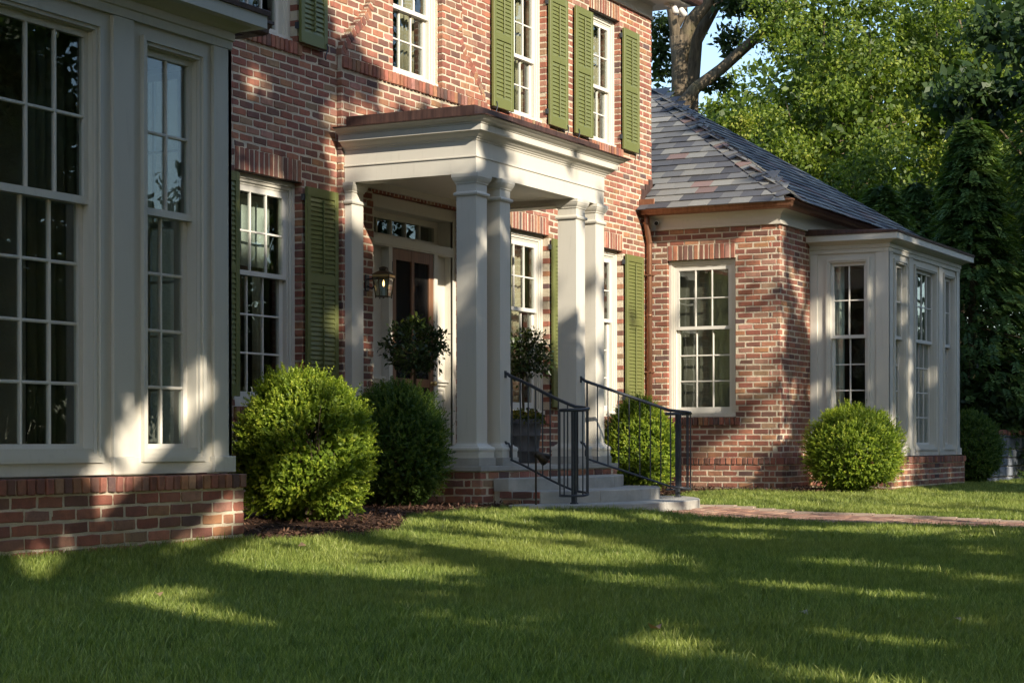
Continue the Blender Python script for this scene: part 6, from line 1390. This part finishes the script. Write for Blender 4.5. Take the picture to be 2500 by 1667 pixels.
for pc, sc_, wh, sd2 in ((-11.0, 23.0, 'the near lawn in the lower corner', 81), (-7.2, 20.5, 'the cream bay', 82), (-3.4, 22.5, 'the twiggy boxwood and its lawn', 83), (0.4, 20.5, 'the porch columns and steps', 84),
                           (4.2, 23.0, 'the brick path beyond the steps', 85), (8.0, 21.0, 'the brick wing', 86), (11.8, 23.0, 'the far bay', 87), (15.6, 21.5, 'the evergreens', 88), (19.0, 23.0, 'the far garden', 89)):
    front_tree(pc, sc_, 2.5, 'out-of-frame tree throwing dappled shade on ' + wh, sd2, 21000 if pc < 13 else 7000, 'bark', {-7.2: -8.8, -3.4: -2.3, 0.4: -0.4, 4.2: 5.0, 8.0: 9.6}.get(pc, pc))

# unseen broad oak added to darken the near lawn, crown above the frame
OT = empty('front_yard_tree', (-15.5, -13.6, gz(-15.5, -13.6)), 'spreading out-of-frame tree added so that its crown darkens the near lawn', 'tree', 'front-yard trees behind the camera')
r_ = np.random.default_rng(95); nc = 1300; C = np.stack([r_.uniform(-20, -4.5, nc), r_.uniform(-19, -7.5, nc), r_.uniform(6.2, 9.5, nc)], 1); C = C[((C[:, 0] + 12.5) / 8) ** 2 + ((C[:, 1] + 12.5) / 7) ** 2 < 1]
C = np.repeat(C, 14, 0) + r_.normal(size=(len(C) * 14, 3)) * 0.4; p, q_ = C @ hv, C @ vvv; lit = np.zeros(len(p), bool)
for pol in LIT:
    for oy_, oz_ in ((0, 0), (0.12, 0), (-0.12, 0), (0, 0.12), (0, -0.12)): lit |= inside(pol, p + oy_, q_ + oz_)
C = C[~lit & (q_ < 4.8)]; m_ = len(C); v, f = leaf_arrays(C, rand_dirs(m_), unit(r_.normal(size=(m_, 3))) * 0.7 + np.array([0, 0, 1.0]), r_.uniform(0.26, 0.42, m_), r_.uniform(0.17, 0.28, m_), 0.1)
unloc(np_mesh('crown', v, f, 'oak_leaf', r_.uniform(0, 1, m_), OT)); q = MB(); q.tube([(-15.5, -13.6, -0.4), (-15.4, -13.6, 3), (-15.3, -13.4, 6.5)], [0.42, 0.34, 0.26], 12)
for i in range(0, m_, max(1, m_ // 24)): e = C[i]; q.tube([(-15.4, -13.5, 4.5), tuple((np.array([-15.4, -13.5, 6.4]) + e) / 2), tuple(e)], [0.12, 0.07, 0.015], 6)
unloc(q.build('trunk', 'bark', OT, None, True))
# trees across the street, mirrored in the window panes
for i, (x, y, r, h) in enumerate(((-46, 2, 5.0, 6.0), (-42, -24, 5.5, 6.0), (-14, -50, 6.0, 7.0), (0, -47, 6.0, 7.0), (11, -42, 5.5, 7.5), (17.5, -37, 4.5, 8.0), (23.5, -33, 4.0, 8.0), (28.5, -29, 3.2, 4.2), (34.5, -25, 5.0, 10.5), (41, -19, 5.5, 11.0), (47, -10, 5.5, 11.0))):
    tree('street_tree', 'tree across the street, number %s in the row, only mirrored in the window panes' % 'one two three four five six seven eight nine ten eleven'.split()[i], (x, y, 0), [([(x, y, -0.5), (x, y, h * 0.5), (x, y, h)], [0.4, 0.32, 0.2])], [((x, y, h), (r, r, h * 0.92), 300 if x > 5 else 160)], 0.34, 'oak_leaf', 200 + i, 34, 0.1, 'street trees', 0.8)
HG = empty('hedge', (10, -40, -0.5), 'long tall hedge added across the street to darken the window reflections', 'hedge')  # unseen hedge, added to hide the bright horizon from the panes
r_ = np.random.default_rng(300); nc = 2600; t = r_.uniform(0, 1, nc); X_ = -34 + 92 * t; Y_ = np.where(X_ < 8, -44.0, -44.0 + (X_ - 8) * 0.86); C = np.stack([X_ + r_.normal(size=nc) * 0.8, Y_ + r_.normal(size=nc) * 0.8, r_.uniform(-0.6, 4.2, nc)], 1)
C = np.repeat(C, 18, 0) + r_.normal(size=(nc * 18, 3)) * 0.4; m_ = len(C); v, f = leaf_arrays(C, rand_dirs(m_), rand_dirs(m_) + np.array([0, 0.4, 0.4]), r_.uniform(0.35, 0.6, m_), r_.uniform(0.25, 0.4, m_), 0.1); unloc(np_mesh('foliage', v, f, 'oak_leaf', r_.uniform(0, 1, m_), HG))
q = MB()
for i in range(40): q.tube([(-33 + i * 2.3, float(np.where(-33 + i * 2.3 < 8, -44.0, -44.0 + (-41 + i * 2.3) * 0.86)), -0.7), (-33 + i * 2.3, float(np.where(-33 + i * 2.3 < 8, -44.0, -44.0 + (-41 + i * 2.3) * 0.86)), 3.0)], [0.06, 0.03], 6)
unloc(q.build('stems', 'bark', HG))
